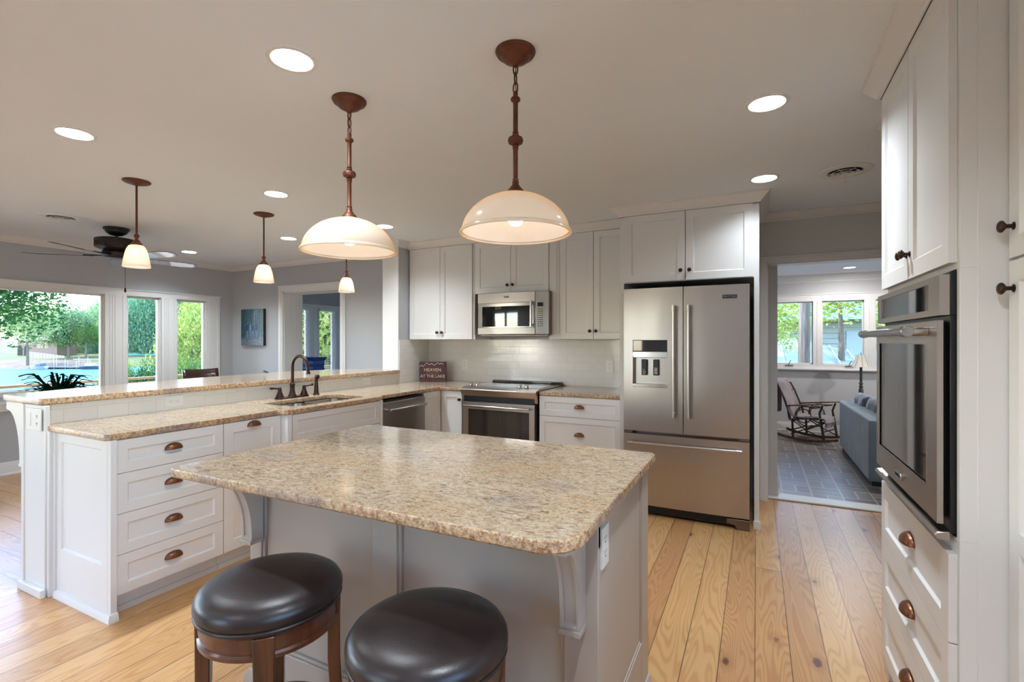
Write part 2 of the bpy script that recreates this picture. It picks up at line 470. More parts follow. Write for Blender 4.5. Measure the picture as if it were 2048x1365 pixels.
# ---------------------------------------------------------------- mesh helpers
I4 = Matrix.Identity(4)
class MB:
    def __init__(s):
        s.v, s.f, s.mi, s.cur = [], [], [], 0
    def add(s, vs, fs, mat=None):
        n = len(s.v)
        if mat is not None:
            vs = [tuple(mat @ Vector(p)) for p in vs]
        s.v += [tuple(p) for p in vs]
        s.f += [tuple(i + n for i in f) for f in fs]
        s.mi += [s.cur] * len(fs)
        return s
    def box(s, x0, y0, z0, x1, y1, z1, mat=None):
        x0, x1 = min(x0, x1), max(x0, x1)
        y0, y1 = min(y0, y1), max(y0, y1)
        z0, z1 = min(z0, z1), max(z0, z1)
        v = [(x0, y0, z0), (x1, y0, z0), (x1, y1, z0), (x0, y1, z0), (x0, y0, z1), (x1, y0, z1), (x1, y1, z1), (x0, y1, z1)]
        return s.add(v, [(0, 3, 2, 1), (4, 5, 6, 7), (0, 1, 5, 4), (1, 2, 6, 5), (2, 3, 7, 6), (3, 0, 4, 7)], mat)
    def lathe(s, prof, n=32, c=(0, 0, 0), mat=None, sx=1, sy=1, cap=True):
        vs, fs = [], []
        for r, z in prof:
            for k in range(n):
                a = 2 * PI * k / n
                vs.append((c[0] + r * math.cos(a) * sx, c[1] + r * math.sin(a) * sy, c[2] + z))
        for i in range(len(prof) - 1):
            for k in range(n):
                a, b = i * n + k, i * n + (k + 1) % n
                fs.append((a, b, b + n, a + n))
        ring = prof[0] == prof[-1] or not cap
        if prof[0][0] > 1e-6 and not ring:
            fs.append(tuple(reversed(range(n))))
        if prof[-1][0] > 1e-6 and not ring:
            fs.append(tuple(range((len(prof) - 1) * n, len(prof) * n)))
        return s.add(vs, fs, mat)
    def tube(s, pts, r, n=10, closed=False, flat=1.0, cap=True, mat=None):
        P = [Vector(p) for p in pts]
        m = len(P)
        rr = r if isinstance(r, (list, tuple)) else [r] * m
        vs, fs = [], []
        up = None
        for i in range(m):
            if closed:
                t = (P[(i + 1) % m] - P[i - 1]).normalized()
            else:
                t = (P[min(i + 1, m - 1)] - P[max(i - 1, 0)]).normalized()
            if up is None:
                up = Vector((0, 0, 1)) if abs(t.z) < 0.9 else Vector((1, 0, 0))
            side = t.cross(up).normalized()
            up = side.cross(t).normalized()
            for k in range(n):
                a = 2 * PI * k / n
                vs.append(P[i] + side * math.cos(a) * rr[i] + up * math.sin(a) * rr[i] * flat)
        cnt = m if closed else m - 1
        for i in range(cnt):
            for k in range(n):
                a, b = i * n + k, i * n + (k + 1) % n
                c, d = ((i + 1) % m) * n + (k + 1) % n, ((i + 1) % m) * n + k
                fs.append((a, b, c, d))
        if not closed and cap:
            fs.append(tuple(reversed(range(n))))
            fs.append(tuple(range((m - 1) * n, m * n)))
        return s.add(vs, fs, mat)
    def prism(s, poly, h0, h1, axis=2, mat=None):
        """extrude a 2D polygon; axis 2: (x,y)->z, axis 0: (y,z)->x, axis 1: (x,z)->y"""
        def P(a, b, h):
            return (a, b, h) if axis == 2 else ((h, a, b) if axis == 0 else (a, h, b))
        n = len(poly)
        vs = [P(a, b, h0) for a, b in poly] + [P(a, b, h1) for a, b in poly]
        fs = [tuple(reversed(range(n))), tuple(range(n, 2 * n))]
        fs += [(k, (k + 1) % n, (k + 1) % n + n, k + n) for k in range(n)]
        return s.add(vs, fs, mat)
    def sweep(s, path, prof, closed=False, mat=None):
        """profile [(out, z)] along a horizontal path of (x, y); out is to the right of the travel direction"""
        P = [Vector((p[0], p[1])) for p in path]
        m, n = len(P), len(prof)
        vs, fs = [], []
        for i in range(m):
            d0 = (P[i] - P[i - 1]).normalized() if (i > 0 or closed) else None
            d1 = (P[(i + 1) % m] - P[i]).normalized() if (i < m - 1 or closed) else None
            d0 = d0 if d0 is not None else d1
            d1 = d1 if d1 is not None else d0
            n0, n1 = Vector((d0.y, -d0.x)), Vector((d1.y, -d1.x))
            b = (n0 + n1)
            b = b / max(1e-6, b.length)
            k = 1.0 / max(0.2, b.dot(n0))
            for o, z in prof:
                vs.append((P[i].x + b.x * o * k, P[i].y + b.y * o * k, z))
        cnt = m if closed else m - 1
        for i in range(cnt):
            for k in range(n):
                a, b2 = i * n + k, i * n + (k + 1) % n
                j = (i + 1) % m
                fs.append((a, b2, j * n + (k + 1) % n, j * n + k))
        if not closed:
            fs.append(tuple(range(n)))
            fs.append(tuple(reversed(range((m - 1) * n, m * n))))
        return s.add(vs, fs, mat)
    def door(s, w, h, t=0.02, rail=0.06, rec=0.008, x=0, z=0, y=0, rail_b=None, mid=None, mat=None):
        """five-piece shaker front facing -Y, lower left at (x, y, z); mid adds a rail at that height"""
        rb = rail_b or rail
        holes = [(rail, rb, w - rail, h - rail)] if mid is None else [(rail, rb, w - rail, mid - rail / 2), (rail, mid + rail / 2, w - rail, h - rail)]
        xs = [0, rail, w - rail, w]
        zs = [0] + [q for hh in holes for q in (hh[1], hh[3])] + [h]
        b = 0.007
        for i in range(3):
            for j in range(len(zs) - 1):
                a0, a1, c0, c1 = xs[i], xs[i + 1], zs[j], zs[j + 1]
                if i == 1 and j % 2 == 1:
                    o = [(a0, 0, c0), (a1, 0, c0), (a1, 0, c1), (a0, 0, c1)]
                    n = [(a0 + b, rec, c0 + b), (a1 - b, rec, c0 + b), (a1 - b, rec, c1 - b), (a0 + b, rec, c1 - b)]
                    vs = [(p[0] + x, p[1] + y, p[2] + z) for p in o + n]
                    s.add(vs, [(0, 1, 5, 4), (1, 2, 6, 5), (2, 3, 7, 6), (3, 0, 4, 7), (4, 5, 6, 7)], mat)
                else:
                    vs = [(a0 + x, y, c0 + z), (a1 + x, y, c0 + z), (a1 + x, y, c1 + z), (a0 + x, y, c1 + z)]
                    s.add(vs, [(0, 1, 2, 3)], mat)
        vs = [(x, y, z), (x + w, y, z), (x + w, y, z + h), (x, y, z + h), (x, y + t, z), (x + w, y + t, z), (x + w, y + t, z + h), (x, y + t, z + h)]
        s.add(vs, [(0, 4, 5, 1), (1, 5, 6, 2), (2, 6, 7, 3), (3, 7, 4, 0), (4, 7, 6, 5)], mat)
        return s
    def obj(s, name, mats, parent=None, bevel=0.0, smooth=True, ang=35, seg=2):
        me = bpy.data.meshes.new(name)
        me.from_pydata(s.v, [], s.f)
        if not isinstance(mats, (list, tuple)):
            mats = [mats]
        for m in mats:
            me.materials.append(m)
        if len(mats) > 1:
            me.polygons.foreach_set('material_index', s.mi)
        me.validate()
        if smooth:
            me.polygons.foreach_set('use_smooth', [True] * len(me.polygons))
            me.set_sharp_from_angle(angle=R(ang))
        me.update()
        o = bpy.data.objects.new(name, me)
        COL.objects.link(o)
        if parent:
            o.parent = parent
        if bevel:
            b = o.modifiers.new('bevel', 'BEVEL')
            b.width, b.segments, b.limit_method, b.angle_limit = bevel, seg, 'ANGLE', R(40)
        return o

def tag(o, label=None, cat=None, group=None, kind=None):
    for k, v in (('label', label), ('category', cat), ('group', group), ('kind', kind)):
        if v:
            o[k] = v
    return o
def thing(name, label, cat, loc=(0, 0, 0), rz=0.0, group=None):
    o = bpy.data.objects.new(name, None)
    o.empty_display_size = 0.1
    COL.objects.link(o)
    o.location = loc
    o.rotation_euler = (0, 0, rz)
    return tag(o, label, cat, group)
def struct(name, mb, m, bevel=0.0):
    return tag(mb.obj(name, m, None, bevel), kind='structure')
def box(*a):
    return MB().box(*a)
def dup(root, loc=None, rz=None, label=None, group=None, scale=None):
    def cp(o, par):
        c = o.copy()
        COL.objects.link(c)
        c.parent = par
        for ch in list(o.children):
            cp(ch, c)
        return c
    r = cp(root, None)
    if loc is not None:
        r.location = loc
    if rz is not None:
        r.rotation_euler = (0, 0, rz)
    if scale is not None:
        r.scale = scale
    if label:
        r['label'] = label
    if group:
        r['group'] = group
    return r
def text(body, size, loc, rot, m, parent, name='lettering', ext=0.0004, align='CENTER'):
    c = bpy.data.curves.new(name, 'FONT')
    c.body = body
    c.size = size
    c.extrude = ext
    c.align_x = align
    c.align_y = 'CENTER'
    c.materials.append(m)
    tmp = bpy.data.objects.new('tmp', c)
    COL.objects.link(tmp)
    bpy.context.view_layer.update()
    me = bpy.data.meshes.new_from_object(tmp.evaluated_get(bpy.context.evaluated_depsgraph_get()))
    bpy.data.objects.remove(tmp)
    o = bpy.data.objects.new(name, me)
    COL.objects.link(o)
    o.parent = parent
    o.location = loc
    o.rotation_euler = rot
    return o
FRONT = (R(90), 0, 0)      # text in a front plane that faces -Y

import bmesh
# ---------------------------------------------------------------- room shell
CANS = [(-1.593, 1.305), (-3.172, 1.265), (-3.153, 2.444), (0.043, 2.504), (0.046, 3.656), (-6.144, 3.562), (-4.4, 3.561), (-3.132, 3.592),
        (0.043, 0.6), (-1.593, -1.0), (-3.172, -0.6), (-4.9, 0.6), (-4.9, -1.6), (0.043, -1.6)]
ZC = 2.45

def slab(mb, poly, holes, z0, z1, ch=0.004):
    """flat plate with holes; top and bottom use material 0, the rims material 1"""
    def offs(p, d):
        n = len(p)
        out = []
        for i in range(n):
            a, b, c = Vector(p[i - 1]), Vector(p[i]), Vector(p[(i + 1) % n])
            e0, e1 = (b - a).normalized(), (c - b).normalized()
            n0, n1 = Vector((-e0.y, e0.x)), Vector((-e1.y, e1.x))
            m = (n0 + n1).normalized()
            out.append(tuple(b + m * d / max(0.3, m.dot(n0))))
        return out
    loops = [poly] + list(holes)
    for top in (True, False):
        bm = bmesh.new()
        es = []
        z = z1 if top else z0
        for L in loops:
            q = offs(L, ch)
            vs = [bm.verts.new((x, y, z)) for x, y in q]
            es += [bm.edges.new((vs[i], vs[(i + 1) % len(vs)])) for i in range(len(vs))]
        bmesh.ops.triangle_fill(bm, use_beauty=True, edges=es)
        bm.verts.index_update()
        pts = [tuple(v.co) for v in bm.verts]
        fs = []
        for f in bm.faces:
            idx = [v.index for v in f.verts]
            if (f.normal.z > 0) != top:
                idx.reverse()
            fs.append(tuple(idx))
        mb.cur = 0
        mb.add(pts, fs)
        bm.free()
    mb.cur = 1
    for L in loops:
        n = len(L)
        rings = [(offs(L, ch), z1), (offs(L, ch * 0.3), z1 - ch * 0.3), (L, z1 - ch), (L, z0 + ch), (offs(L, ch), z0)]
        vs = [(x, y, z) for q, z in rings for x, y in q]
        fs = []
        for r in range(len(rings) - 1):
            for k in range(n):
                a, b = r * n + k, r * n + (k + 1) % n
                fs.append((a, a + n, b + n, b))
        mb.add(vs, fs)
    return mb

def circle(x, y, r, n=28, rev=True):
    p = [(x + r * math.cos(2 * PI * k / n), y + r * math.sin(2 * PI * k / n)) for k in range(n)]
    return p[::-1] if rev else p

# floors
struct('floor', box(-3.66, -2.2, -0.06, 1.3, 4.93, 0), M['floor'])
struct('floor_living', box(-7.0, -2.2, -0.06, -3.66, 8.2, 0), M['floor2'])
struct('floor_far', box(0.0, 4.98, -0.06, 4.6, 8.7, -0.002), M['brick'])
struct('trim_1', box(0.083, 4.80, 0, 1.0, 4.98, 0.014), M['trimw'], 0.006)     # doorway threshold

# ceiling with round openings for the downlights
mb = MB()
slab(mb, [(-7.0, -3.1), (1.3, -3.1), (1.3, 4.86), (-3.5, 4.86), (-3.5, 4.72), (-7.0, 4.72)], [circle(x, y, 0.078) for x, y in CANS], ZC, ZC + 0.012, 0.0005)
mb.box(-7.07, -3.1, 2.58, 1.4, 4.86, 2.62)
ce = tag(mb.obj('ceiling', [M['ceil'], M['ceil']], smooth=False), kind='structure')
struct('ceiling_far', box(0.0, 4.86, 2.36, 4.7, 8.75, 2.5), M['ceil'])
struct('ceiling_sunroom', box(-7.07, 4.9, 2.30, -3.4, 8.3, 2.5), M['wall'])

# walls
WL = -6.87
OPEN = [(-1.95, -0.9), (-0.75, 0.62), (0.95, 3.02), (3.243, 3.629), (3.815, 4.21), (5.15, 5.95), (6.176, 6.53), (6.75, 7.5)]
mb = MB()
mb.box(WL - 0.07, -2.4, 0, WL, 8.3, 0.80)
mb.box(WL - 0.07, -2.4, 1.925, WL, 8.3, 2.62)
ys = [-3.1] + [q for o in OPEN for q in o] + [8.3]
for k in range(0, len(ys), 2):
    mb.box(WL - 0.07, ys[k], 0.80, WL, ys[k + 1], 1.925)
struct('wall_left', mb, M['wall'])
struct('sun_stop_eave', box(-8.3, -3.4, 2.50, WL - 0.07, 9.2, 2.62), M['trimw'])  # unseen overhang added to keep direct sun out of the lake windows
mb = MB()
mb.box(WL, 4.6, 0, -5.78, 4.9, 2.62).box(-4.72, 4.6, 0, -3.66, 4.9, 2.62).box(-5.78, 4.6, 2.04, -4.72, 4.9, 2.62)
struct('wall_back_living', mb, M['wall'])
mb = MB().box(-3.66, 4.18, 0, -3.45, 4.9, 2.62)
struct('wall_stub', mb, M['wall'])
struct('trim_2', box(-3.662, 4.170, 1.03, -3.448, 4.18, 2.40), M['trimw'])
mb = MB().box(-3.45, 4.72, 0, 0.083, 4.86, 2.62).box(0.083, 4.72, 2.03, 1.0, 4.86, 2.62).box(1.0, 4.72, 0, 1.3, 4.86, 2.62)
struct('wall_back', mb, M['wall_dark'])
mb = MB().box(1.2, 2.98, 0, 1.32, 4.72, 2.62).box(0.60, 2.52, 0, 1.32, 2.98, 2.62).box(1.2, 0.7, 0, 1.32, 2.52, 2.62).box(1.2, -2.4, 0, 1.32, -1.95, 2.62).box(1.2, -1.95, 0, 1.32, 0.7, 0.85).box(1.2, -1.95, 2.15, 1.32, 0.7, 2.62)
struct('wall_right', mb, M['wall'])
mb = MB().box(-7.07, -2.4, 2.15, 1.32, -2.2, 2.62).box(-7.07, -2.4, 0, -6.5, -2.2, 2.15).box(-5.0, -2.4, 0, -3.1, -2.2, 2.15).box(-2.0, -2.4, 0, 1.32, -2.2, 2.15)
struct('wall_rear', mb, M['wall'])
for i, (a, b) in enumerate(((-6.5, -5.0), (-3.1, -2.0))):
    r_ = thing('door_%d' % (i + 1), None, None)  # unseen glass doors added behind the camera to bring in daylight
    r_['kind'] = 'structure'
    mb = MB()
    m_ = (a + b) / 2
    for p, q in ((a, a + 0.08), (m_ - 0.05, m_ + 0.05), (b - 0.08, b)):
        mb.box(p, -2.33, 0.0, q, -2.27, 2.15)
    mb.box(a, -2.33, 2.07, b, -2.27, 2.15).box(a, -2.33, 0, b, -2.27, 0.1)
    mb.obj('door_frame', M['trimw'], r_)
    box(a + 0.08, -2.305, 0.1, b - 0.08, -2.30, 2.07).obj('pane', M['pane'], r_, smooth=False)
struct('wall_peninsula', box(-3.64, 1.25, 0, -3.455, 4.18, 1.022), M['trimw'])
# far room and sunroom
struct('wall_far_left', box(0.0, 4.86, 0, 0.165, 8.6, 2.4), M['wall_far'])
FO = [(0.252, 0.762), (0.877, 1.392), (1.527, 2.04), (2.15, 2.66)]
mb = MB().box(0.0, 8.6, 0, 4.7, 8.75, 1.02).box(0.0, 8.6, 1.965, 4.7, 8.75, 2.4)
xs = [0.0] + [q for o in FO for q in o] + [4.7]
for k in range(0, len(xs), 2):
    mb.box(xs[k], 8.6, 1.02, xs[k + 1], 8.75, 1.965)
struct('wall_far_back', mb, M['wall_far'])
struct('wall_far_right', box(4.5, 4.86, 0, 4.7, 8.6, 2.4), M['wall_far'])
struct('wall_far_front', MB().box(1.3, 4.80, 0, 4.7, 4.92, 2.4), M['wall_far'])
struct('wall_sunroom', MB().box(-7.07, 8.2, 0, -3.4, 8.35, 0.6).box(-7.07, 8.2, 2.1, -3.4, 8.35, 2.5).box(-7.07, 8.2, 0.6, -6.7, 8.35, 2.1).box(-3.5, 4.9, 0, -3.4, 8.2, 2.5), M['wall'])
r_ = thing('added_window_5', None, None)  # unseen glazing added to brighten the dark sunroom
r_['kind'] = 'structure'
mb = MB()
for p in (-6.7, -5.65, -4.6, -3.56):
    mb.box(p, 8.22, 0.6, p + 0.06, 8.3, 2.1)
mb.box(-6.7, 8.22, 0.6, -3.5, 8.3, 0.66).box(-6.7, 8.22, 2.04, -3.5, 8.3, 2.1)
mb.obj('window_frame', M['trimw'], r_)
box(-6.64, 8.26, 0.66, -3.56, 8.264, 2.04).obj('pane', M['pane'], r_, smooth=False)

# crown mouldings
def crown_prof(zb, out, top=ZC):
    h = top - zb
    return [(0, top), (0, zb), (0.006, zb), (0.010, zb + h * 0.16), (0.016, zb + h * 0.2), (out * 0.45, zb + h * 0.42), (out * 0.8, zb + h * 0.78), (out * 0.86, zb + h * 0.86), (out, zb + h * 0.9), (out, top)]
cp = crown_prof(2.385, 0.065)
struct('trim_3', MB().sweep([(WL, -3.0), (WL, 4.6), (-3.66, 4.6), (-3.66, 4.17), (-3.45, 4.17), (-3.45, 4.36)], cp), M['trimw'])
struct('trim_4', MB().sweep([(0.02, 4.72), (1.2, 4.72), (1.2, 2.98), (0.60, 2.98), (0.60, 2.52)], cp), M['trimw'])
struct('trim_5', MB().sweep([(0.165, 4.92), (0.165, 8.6), (4.5, 8.6)], crown_prof(2.25, 0.085, 2.36)), M['trimw'])
struct('trim_6', MB().sweep([(WL, 4.9), (WL, 8.2)], [(0, 2.30), (0, 2.17), (0.03, 2.17), (0.03, 2.15), (0.05, 2.15), (0.06, 2.30)]), M['wall'])
# baseboards
bp = [(0, 0), (0, 0.13), (0.006, 0.13), (0.013, 0.11), (0.014, 0.02), (0.024, 0.014), (0.026, 0)]
struct('baseboard_left', MB().sweep([(WL, -3.0), (WL, 4.6), (-5.86, 4.6)], bp), M['trimw'])
struct('baseboard_back', MB().sweep([(-4.64, 4.6), (-3.66, 4.6), (-3.66, 4.18)], bp), M['trimw'])
struct('baseboard_far', MB().sweep([(0.165, 4.92), (0.165, 8.6), (4.5, 8.6)], bp), M['trimw'])
# doorway casings
def casing(x0, x1, zt, y, w=0.058, t=0.018, lead=None):
    mb = MB()
    p = lead
    for (a, b) in ((x0 - w, x0), (x1, x1 + w)):
        mb.box(a, y - t, 0, b, y, zt + w)
        mb.box(a + w * 0.3, y - t - 0.005, 0, b - w * 0.3, y - t, zt + w * 0.5)
    mb.box(x0, y - t, zt, x1, y, zt + w)
    mb.box(x0 - w * 0.5, y - t - 0.005, zt + w * 0.3, x1 + w * 0.5, y - t, zt + w * 0.7)
    return mb
struct('trim_7', casing(0.083, 1.0, 2.03, 4.72), M['trimw'], 0.003)
mb = MB().box(0.083, 4.72, 0, 0.092, 4.86, 2.03).box(0.991, 4.72, 0, 1.0, 4.86, 2.03).box(0.083, 4.72, 2.021, 1.0, 4.86, 2.03)
struct('trim_8', mb, M['trimw'])
struct('trim_9', casing(-5.78, -4.72, 2.04, 4.6, 0.085, 0.02), M['trimw'], 0.003)
mb = MB().box(-5.78, 4.6, 0, -5.765, 4.9, 2.04).box(-4.735, 4.6, 0, -4.72, 4.9, 2.04).box(-5.78, 4.6, 2.025, -4.72, 4.9, 2.04)
for x in (-5.765, -4.735):
    for y in (4.70, 4.80, 4.83, 4.86):
        mb.box(x - 0.004, y, 0, x + 0.004, y + 0.012, 2.03)
struct('trim_10', mb, M['trimw'])

# left windows: casings and posts in one frame, sashes and panes their own
def window_left(name, opens, y0, y1, z0=0.80, z1=1.925, sill=True):
    root = thing(name, None, None)
    root['kind'] = 'structure'
    mb = MB()
    zt = z1 + 0.065
    mb.box(WL, y0, z1, WL + 0.022, y1, zt)
    mb.box(WL, y0 - 0.012, zt, WL + 0.034, y1 + 0.012, zt + 0.012)
    ys = [y0] + [q for o in opens for q in o] + [y1]
    for k in range(0, len(ys), 2):
        a, b = ys[k], ys[k + 1]
        mb.box(WL, a, z0 - 0.06, WL + 0.022, b, z1)
        if b - a > 0.1:
            for f in (0.2, 0.32, 0.44, 0.8):
                mb.box(WL + 0.022, a + (b - a) * f, z0, WL + 0.027, a + (b - a) * f + 0.014, z1)
    for a, b in opens:
        mb.box(WL - 0.07, a, z0, WL, a + 0.012, z1).box(WL - 0.07, b - 0.012, z0, WL, b, z1)
        mb.box(WL - 0.07, a, z1 - 0.012, WL, b, z1).box(WL - 0.07, a, z0, WL, b, z0 + 0.012)
    mb.obj('window_frame', M['trimw'], root)
    if sill:
        mb = MB().box(WL, y0 - 0.03, z0 - 0.075, WL + 0.06, y1 + 0.03, z0 - 0.045).box(WL, y0, z0 - 0.15, WL + 0.02, y1, z0 - 0.075)
        mb.obj('window_sill', M['trimw'], root, 0.004)
    for a, b in opens:
        s = 0.035
        mb = MB()
        a2, b2, c2, d2 = a + 0.012, b - 0.012, z0 + 0.012, z1 - 0.012
        mb.box(WL - 0.055, a2, c2, WL - 0.012, a2 + s * 0.5, d2).box(WL - 0.055, b2 - s * 0.5, c2, WL - 0.012, b2, d2)
        mb.box(WL - 0.055, a2, c2, WL - 0.012, b2, c2 + s).box(WL - 0.055, a2, d2 - s * 0.4, WL - 0.012, b2, d2)
        if b - a < 0.6:
            mb.box(WL - 0.012, a2 + 0.002, 1.28, WL + 0.002, a2 + 0.018, 1.34).box(WL - 0.012, a2 + 0.002, 1.76, WL + 0.002, a2 + 0.018, 1.80)
        sh = mb.obj('sash', M['trimw'], root, 0.002)
        box(WL - 0.036, a2, c2, WL - 0.030, b2, d2).obj('pane', M['pane'], sh, smooth=False)
    return root
window_left('window_1', OPEN[2:5], 0.85, 4.40)
window_left('added_window_2', OPEN[0:2], -2.05, 0.72)  # unseen pair added beyond the frame to let light in
window_left('window_3', OPEN[5:8], 5.03, 7.6)
r_ = thing('added_window_6', None, None)  # unseen window added to light the drawer fronts and island side
r_['kind'] = 'structure'
mb = MB()
for p in (-1.95, -1.08, -0.21, 0.65):
    mb.box(1.22, p, 0.85, 1.28, p + 0.05, 2.15)
mb.box(1.22, -1.95, 0.85, 1.28, 0.7, 0.90).box(1.22, -1.95, 2.10, 1.28, 0.7, 2.15)
mb.obj('window_frame', M['trimw'], r_)
box(1.248, -1.92, 0.88, 1.252, 0.68, 2.12).obj('pane', M['pane'], r_, smooth=False)
# far room window bank
def window_far():
    root = thing('window_4', None, None)
    root['kind'] = 'structure'
    y = 8.6
    mb = MB()
    z0, z1 = 1.02, 1.965
    mb.box(0.197, y - 0.02, z1, 2.8, y, 2.06).box(0.19, y - 0.03, 2.06, 2.82, y, 2.072)
    mb.box(0.197, y - 0.02, z0 - 0.07, 2.8, y, z0)
    xs = [0.197] + [q for o in FO for q in o] + [2.8]
    for k in range(0, len(xs), 2):
        mb.box(xs[k], y - 0.02, z0, xs[k + 1], y, z1)
        if k:
            mb.box(xs[k] + 0.05, y - 0.026, z0, xs[k] + 0.058, y - 0.02, z1)
    mb.obj('window_frame', M['trimw'], root)
    box(0.18, y - 0.06, z0 - 0.085, 2.82, y, z0 - 0.06).obj('window_sill', M['trimw'], root, 0.004)
    for a, b in FO:
        mb = MB()
        mb.box(a, y + 0.04, z0, a + 0.014, y + 0.08, z1).box(b - 0.014, y + 0.04, z0, b, y + 0.08, z1)
        mb.box(a, y + 0.04, z0, b, y + 0.08, z0 + 0.014).box(a, y + 0.04, z1 - 0.014, b, y + 0.08, z1)
        sh = mb.obj('sash', M['trimw'], root)
        box(a, y + 0.058, z0, b, y + 0.063, z1).obj('pane', M['pane'], sh, smooth=False)
        xm = a + 0.19 if a < 0.5 else a + 0.33
        mb = MB().tube([(xm - 0.05, y - 0.03, z0 - 0.02), (xm + 0.06, y - 0.03, z0 - 0.02)], 0.006)
        mb.tube([(xm, y - 0.03, z0 - 0.015), (xm + 0.01, y - 0.05, z0 + 0.03), (xm + 0.03, y - 0.055, z0 + 0.06)], 0.005)
        mb.obj('window_crank', M['slot'], root)
window_far()

# tiled splashbacks
struct('wall_backsplash_back', box(-3.438, 4.708, 0.915, -1.003, 4.72, 1.386), M['tile_x'])
struct('wall_backsplash_side', box(-3.45, 4.18, 0.915, -3.438, 4.708, 1.386), M['tile_y'])
struct('wall_backsplash_bar', box(-3.455, 1.25, 0.915, -3.445, 4.18, 1.022), M['tile_y'])
# end boards of the half wall with base shoe
mb = MB().box(-3.655, 1.228, 0, -3.40, 1.25, 1.022).box(-3.665, 1.222, 0, -3.635, 1.25, 1.022)
mb.box(-3.40, 1.235, 0, -3.375, 1.26, 0.885).box(-3.455, 1.2515, 0, -3.355, 1.30, 0.882)
mb.box(-3.665, 1.205, 0, -3.39, 1.228, 0.045)
struct('trim_11', mb, M['trimw'], 0.003)
# ---------------------------------------------------------------- kitchen cabinets
def knob(parent, x, z, y=-0.02, m='bronze'):
    mb = MB()
    rot = Matrix.Translation((x, y, z)) @ Matrix.Rotation(R(90), 4, 'X')
    mb.lathe([(0.010, 0.0), (0.010, 0.002), (0.0055, 0.004), (0.0055, 0.014), (0.010, 0.018), (0.0150, 0.022), (0.0155, 0.026), (0.012, 0.030), (0.004, 0.0325), (0.0, 0.0325)], 20, mat=rot)
    return mb.obj('knob', M[m], parent, ang=60)
def cup_pull(parent, x, z, y=-0.02, w=0.088, h=0.032, d=0.026, m='copper'):
    mb = MB()
    a = w / 2
    nt, nf = 18, 8
    vs, fs = [], []
    for i in range(nt + 1):
        th = PI * i / nt
        for j in range(nf + 1):
            ph = PI / 2 * j / nf
            r = math.sin(th) ** 0.8
            vs.append((x + a * math.cos(th), y - d * r * math.sin(ph), z + h * r * math.cos(ph)))
    for i in range(nt):
        for j in range(nf):
            k = i * (nf + 1) + j
            fs.append((k, k + 1, k + nf + 2, k + nf + 1))
    mb.add(vs, fs)
    mb.box(x - a, y - 0.002, z - 0.002, x + a, y, z + 0.003)
    o = mb.obj('cup_pull', M[m], parent, ang=70)
    so = o.modifiers.new('shell', 'SOLIDIFY')
    so.thickness = 0.002
    return o
def front(parent, kind, x, z, w, h, pull=None, rail=0.055, rail_b=None, mid=None, y=-0.02, g=0.0015, px=None, pz=None, t=0.02):
    d = MB().door(w - 2 * g, h - 2 * g, t, rail, 0.009, x + g, z + g, y, rail_b, mid).obj(kind, M['cab'], parent, 0.0015, ang=20)
    if pull == 'cup':
        cup_pull(d, x + w / 2 if px is None else px, z + h / 2 - 0.01 if pz is None else pz, y + (0.009 if pz is None else 0))
    elif pull == 'knob':
        knob(d, px, pz, y)
    return d
def cab_body(root, w, d, h, toe=0.10, z0=None, xin=0.0):
    mb = MB()
    if z0 is None:
        mb.box(0, 0, toe, w, d, h).box(xin, 0.05, 0, w - xin, d, toe)
        mb.box(xin, 0.035, 0, w - xin, 0.05, 0.03)
    else:
        mb.box(0, 0, z0, w, d, h)
    return mb.obj('cabinet_body', M['cab'], root, 0.0015)

# peninsula run, fronts face the island (local +x runs away from the camera)
P90 = R(90)
HB = 0.883
t = thing('drawer_cabinet', 'white four-drawer base cabinet at the open end of the peninsula', 'cabinet', (-2.845, 1.29, 0), P90)
cab_body(t, 0.545, 0.59, HB, 0.105)
for z0, z1 in ((0.108, 0.307), (0.307, 0.510), (0.510, 0.711), (0.711, 0.879)):
    front(t, 'drawer', 0, z0, 0.545, z1 - z0, 'cup', rail=0.05)
mb = MB()
mb.door(0.5145, 0.883, 0.012, 0.05, 0.01, -3.36, 0.0, 1.262, 0.26)
mb.box(-2.845, 1.262, 0, -2.812, 1.29, HB)
e = mb.obj('end_panel', M['cab'], None, 0.002)
e.parent = t
e.matrix_parent_inverse = (Matrix.Translation((-2.845, 1.29, 0)) @ Matrix.Rotation(P90, 4, 'Z')).inverted()
mb = MB().sweep([(-3.36, 1.262), (-2.812, 1.262), (-2.812, 1.29)], [(0, 0), (0, 0.038), (0.008, 0.036), (0.015, 0.02), (0.017, 0)])
e = mb.obj('shoe_moulding', M['cab'], None)
e.parent = t
e.matrix_parent_inverse = (Matrix.Translation((-2.845, 1.29, 0)) @ Matrix.Rotation(P90, 4, 'Z')).inverted()
t = thing('pullout_cabinet', 'narrow white pull-out base cabinet between the four drawers and the sink base', 'cabinet', (-2.845, 1.837, 0), P90)
cab_body(t, 0.39, 0.59, HB, 0.105)
front(t, 'door', 0, 0.108, 0.39, 0.771, 'cup', px=0.195, pz=0.838, rail=0.06)
t = thing('sink_cabinet', 'white sink base cabinet bumped forward under the sink', 'cabinet', (-2.785, 2.23, 0), P90)
mb = MB().box(0, 0, 0.105, 0.92, 0.02, HB).box(0, 0.02, 0.105, 0.02, 0.6, HB).box(0.90, 0.02, 0.105, 0.92, 0.6, HB).box(0.02, 0.02, 0.105, 0.90, 0.6, 0.12).box(0.0, 0.06, 0, 0.92, 0.6, 0.105)
mb.obj('cabinet_body', M['cab'], t, 0.0015)
for x in (0.0, 0.885):
    mb = MB().box(x, -0.022, 0.0, x + 0.035, 0, HB)
    for q in (0.008, 0.016, 0.024):
        mb.box(x + q, -0.0245, 0.12, x + q + 0.004, -0.022, HB - 0.02)
    mb.obj('pilaster', M['cab'], t, 0.001)
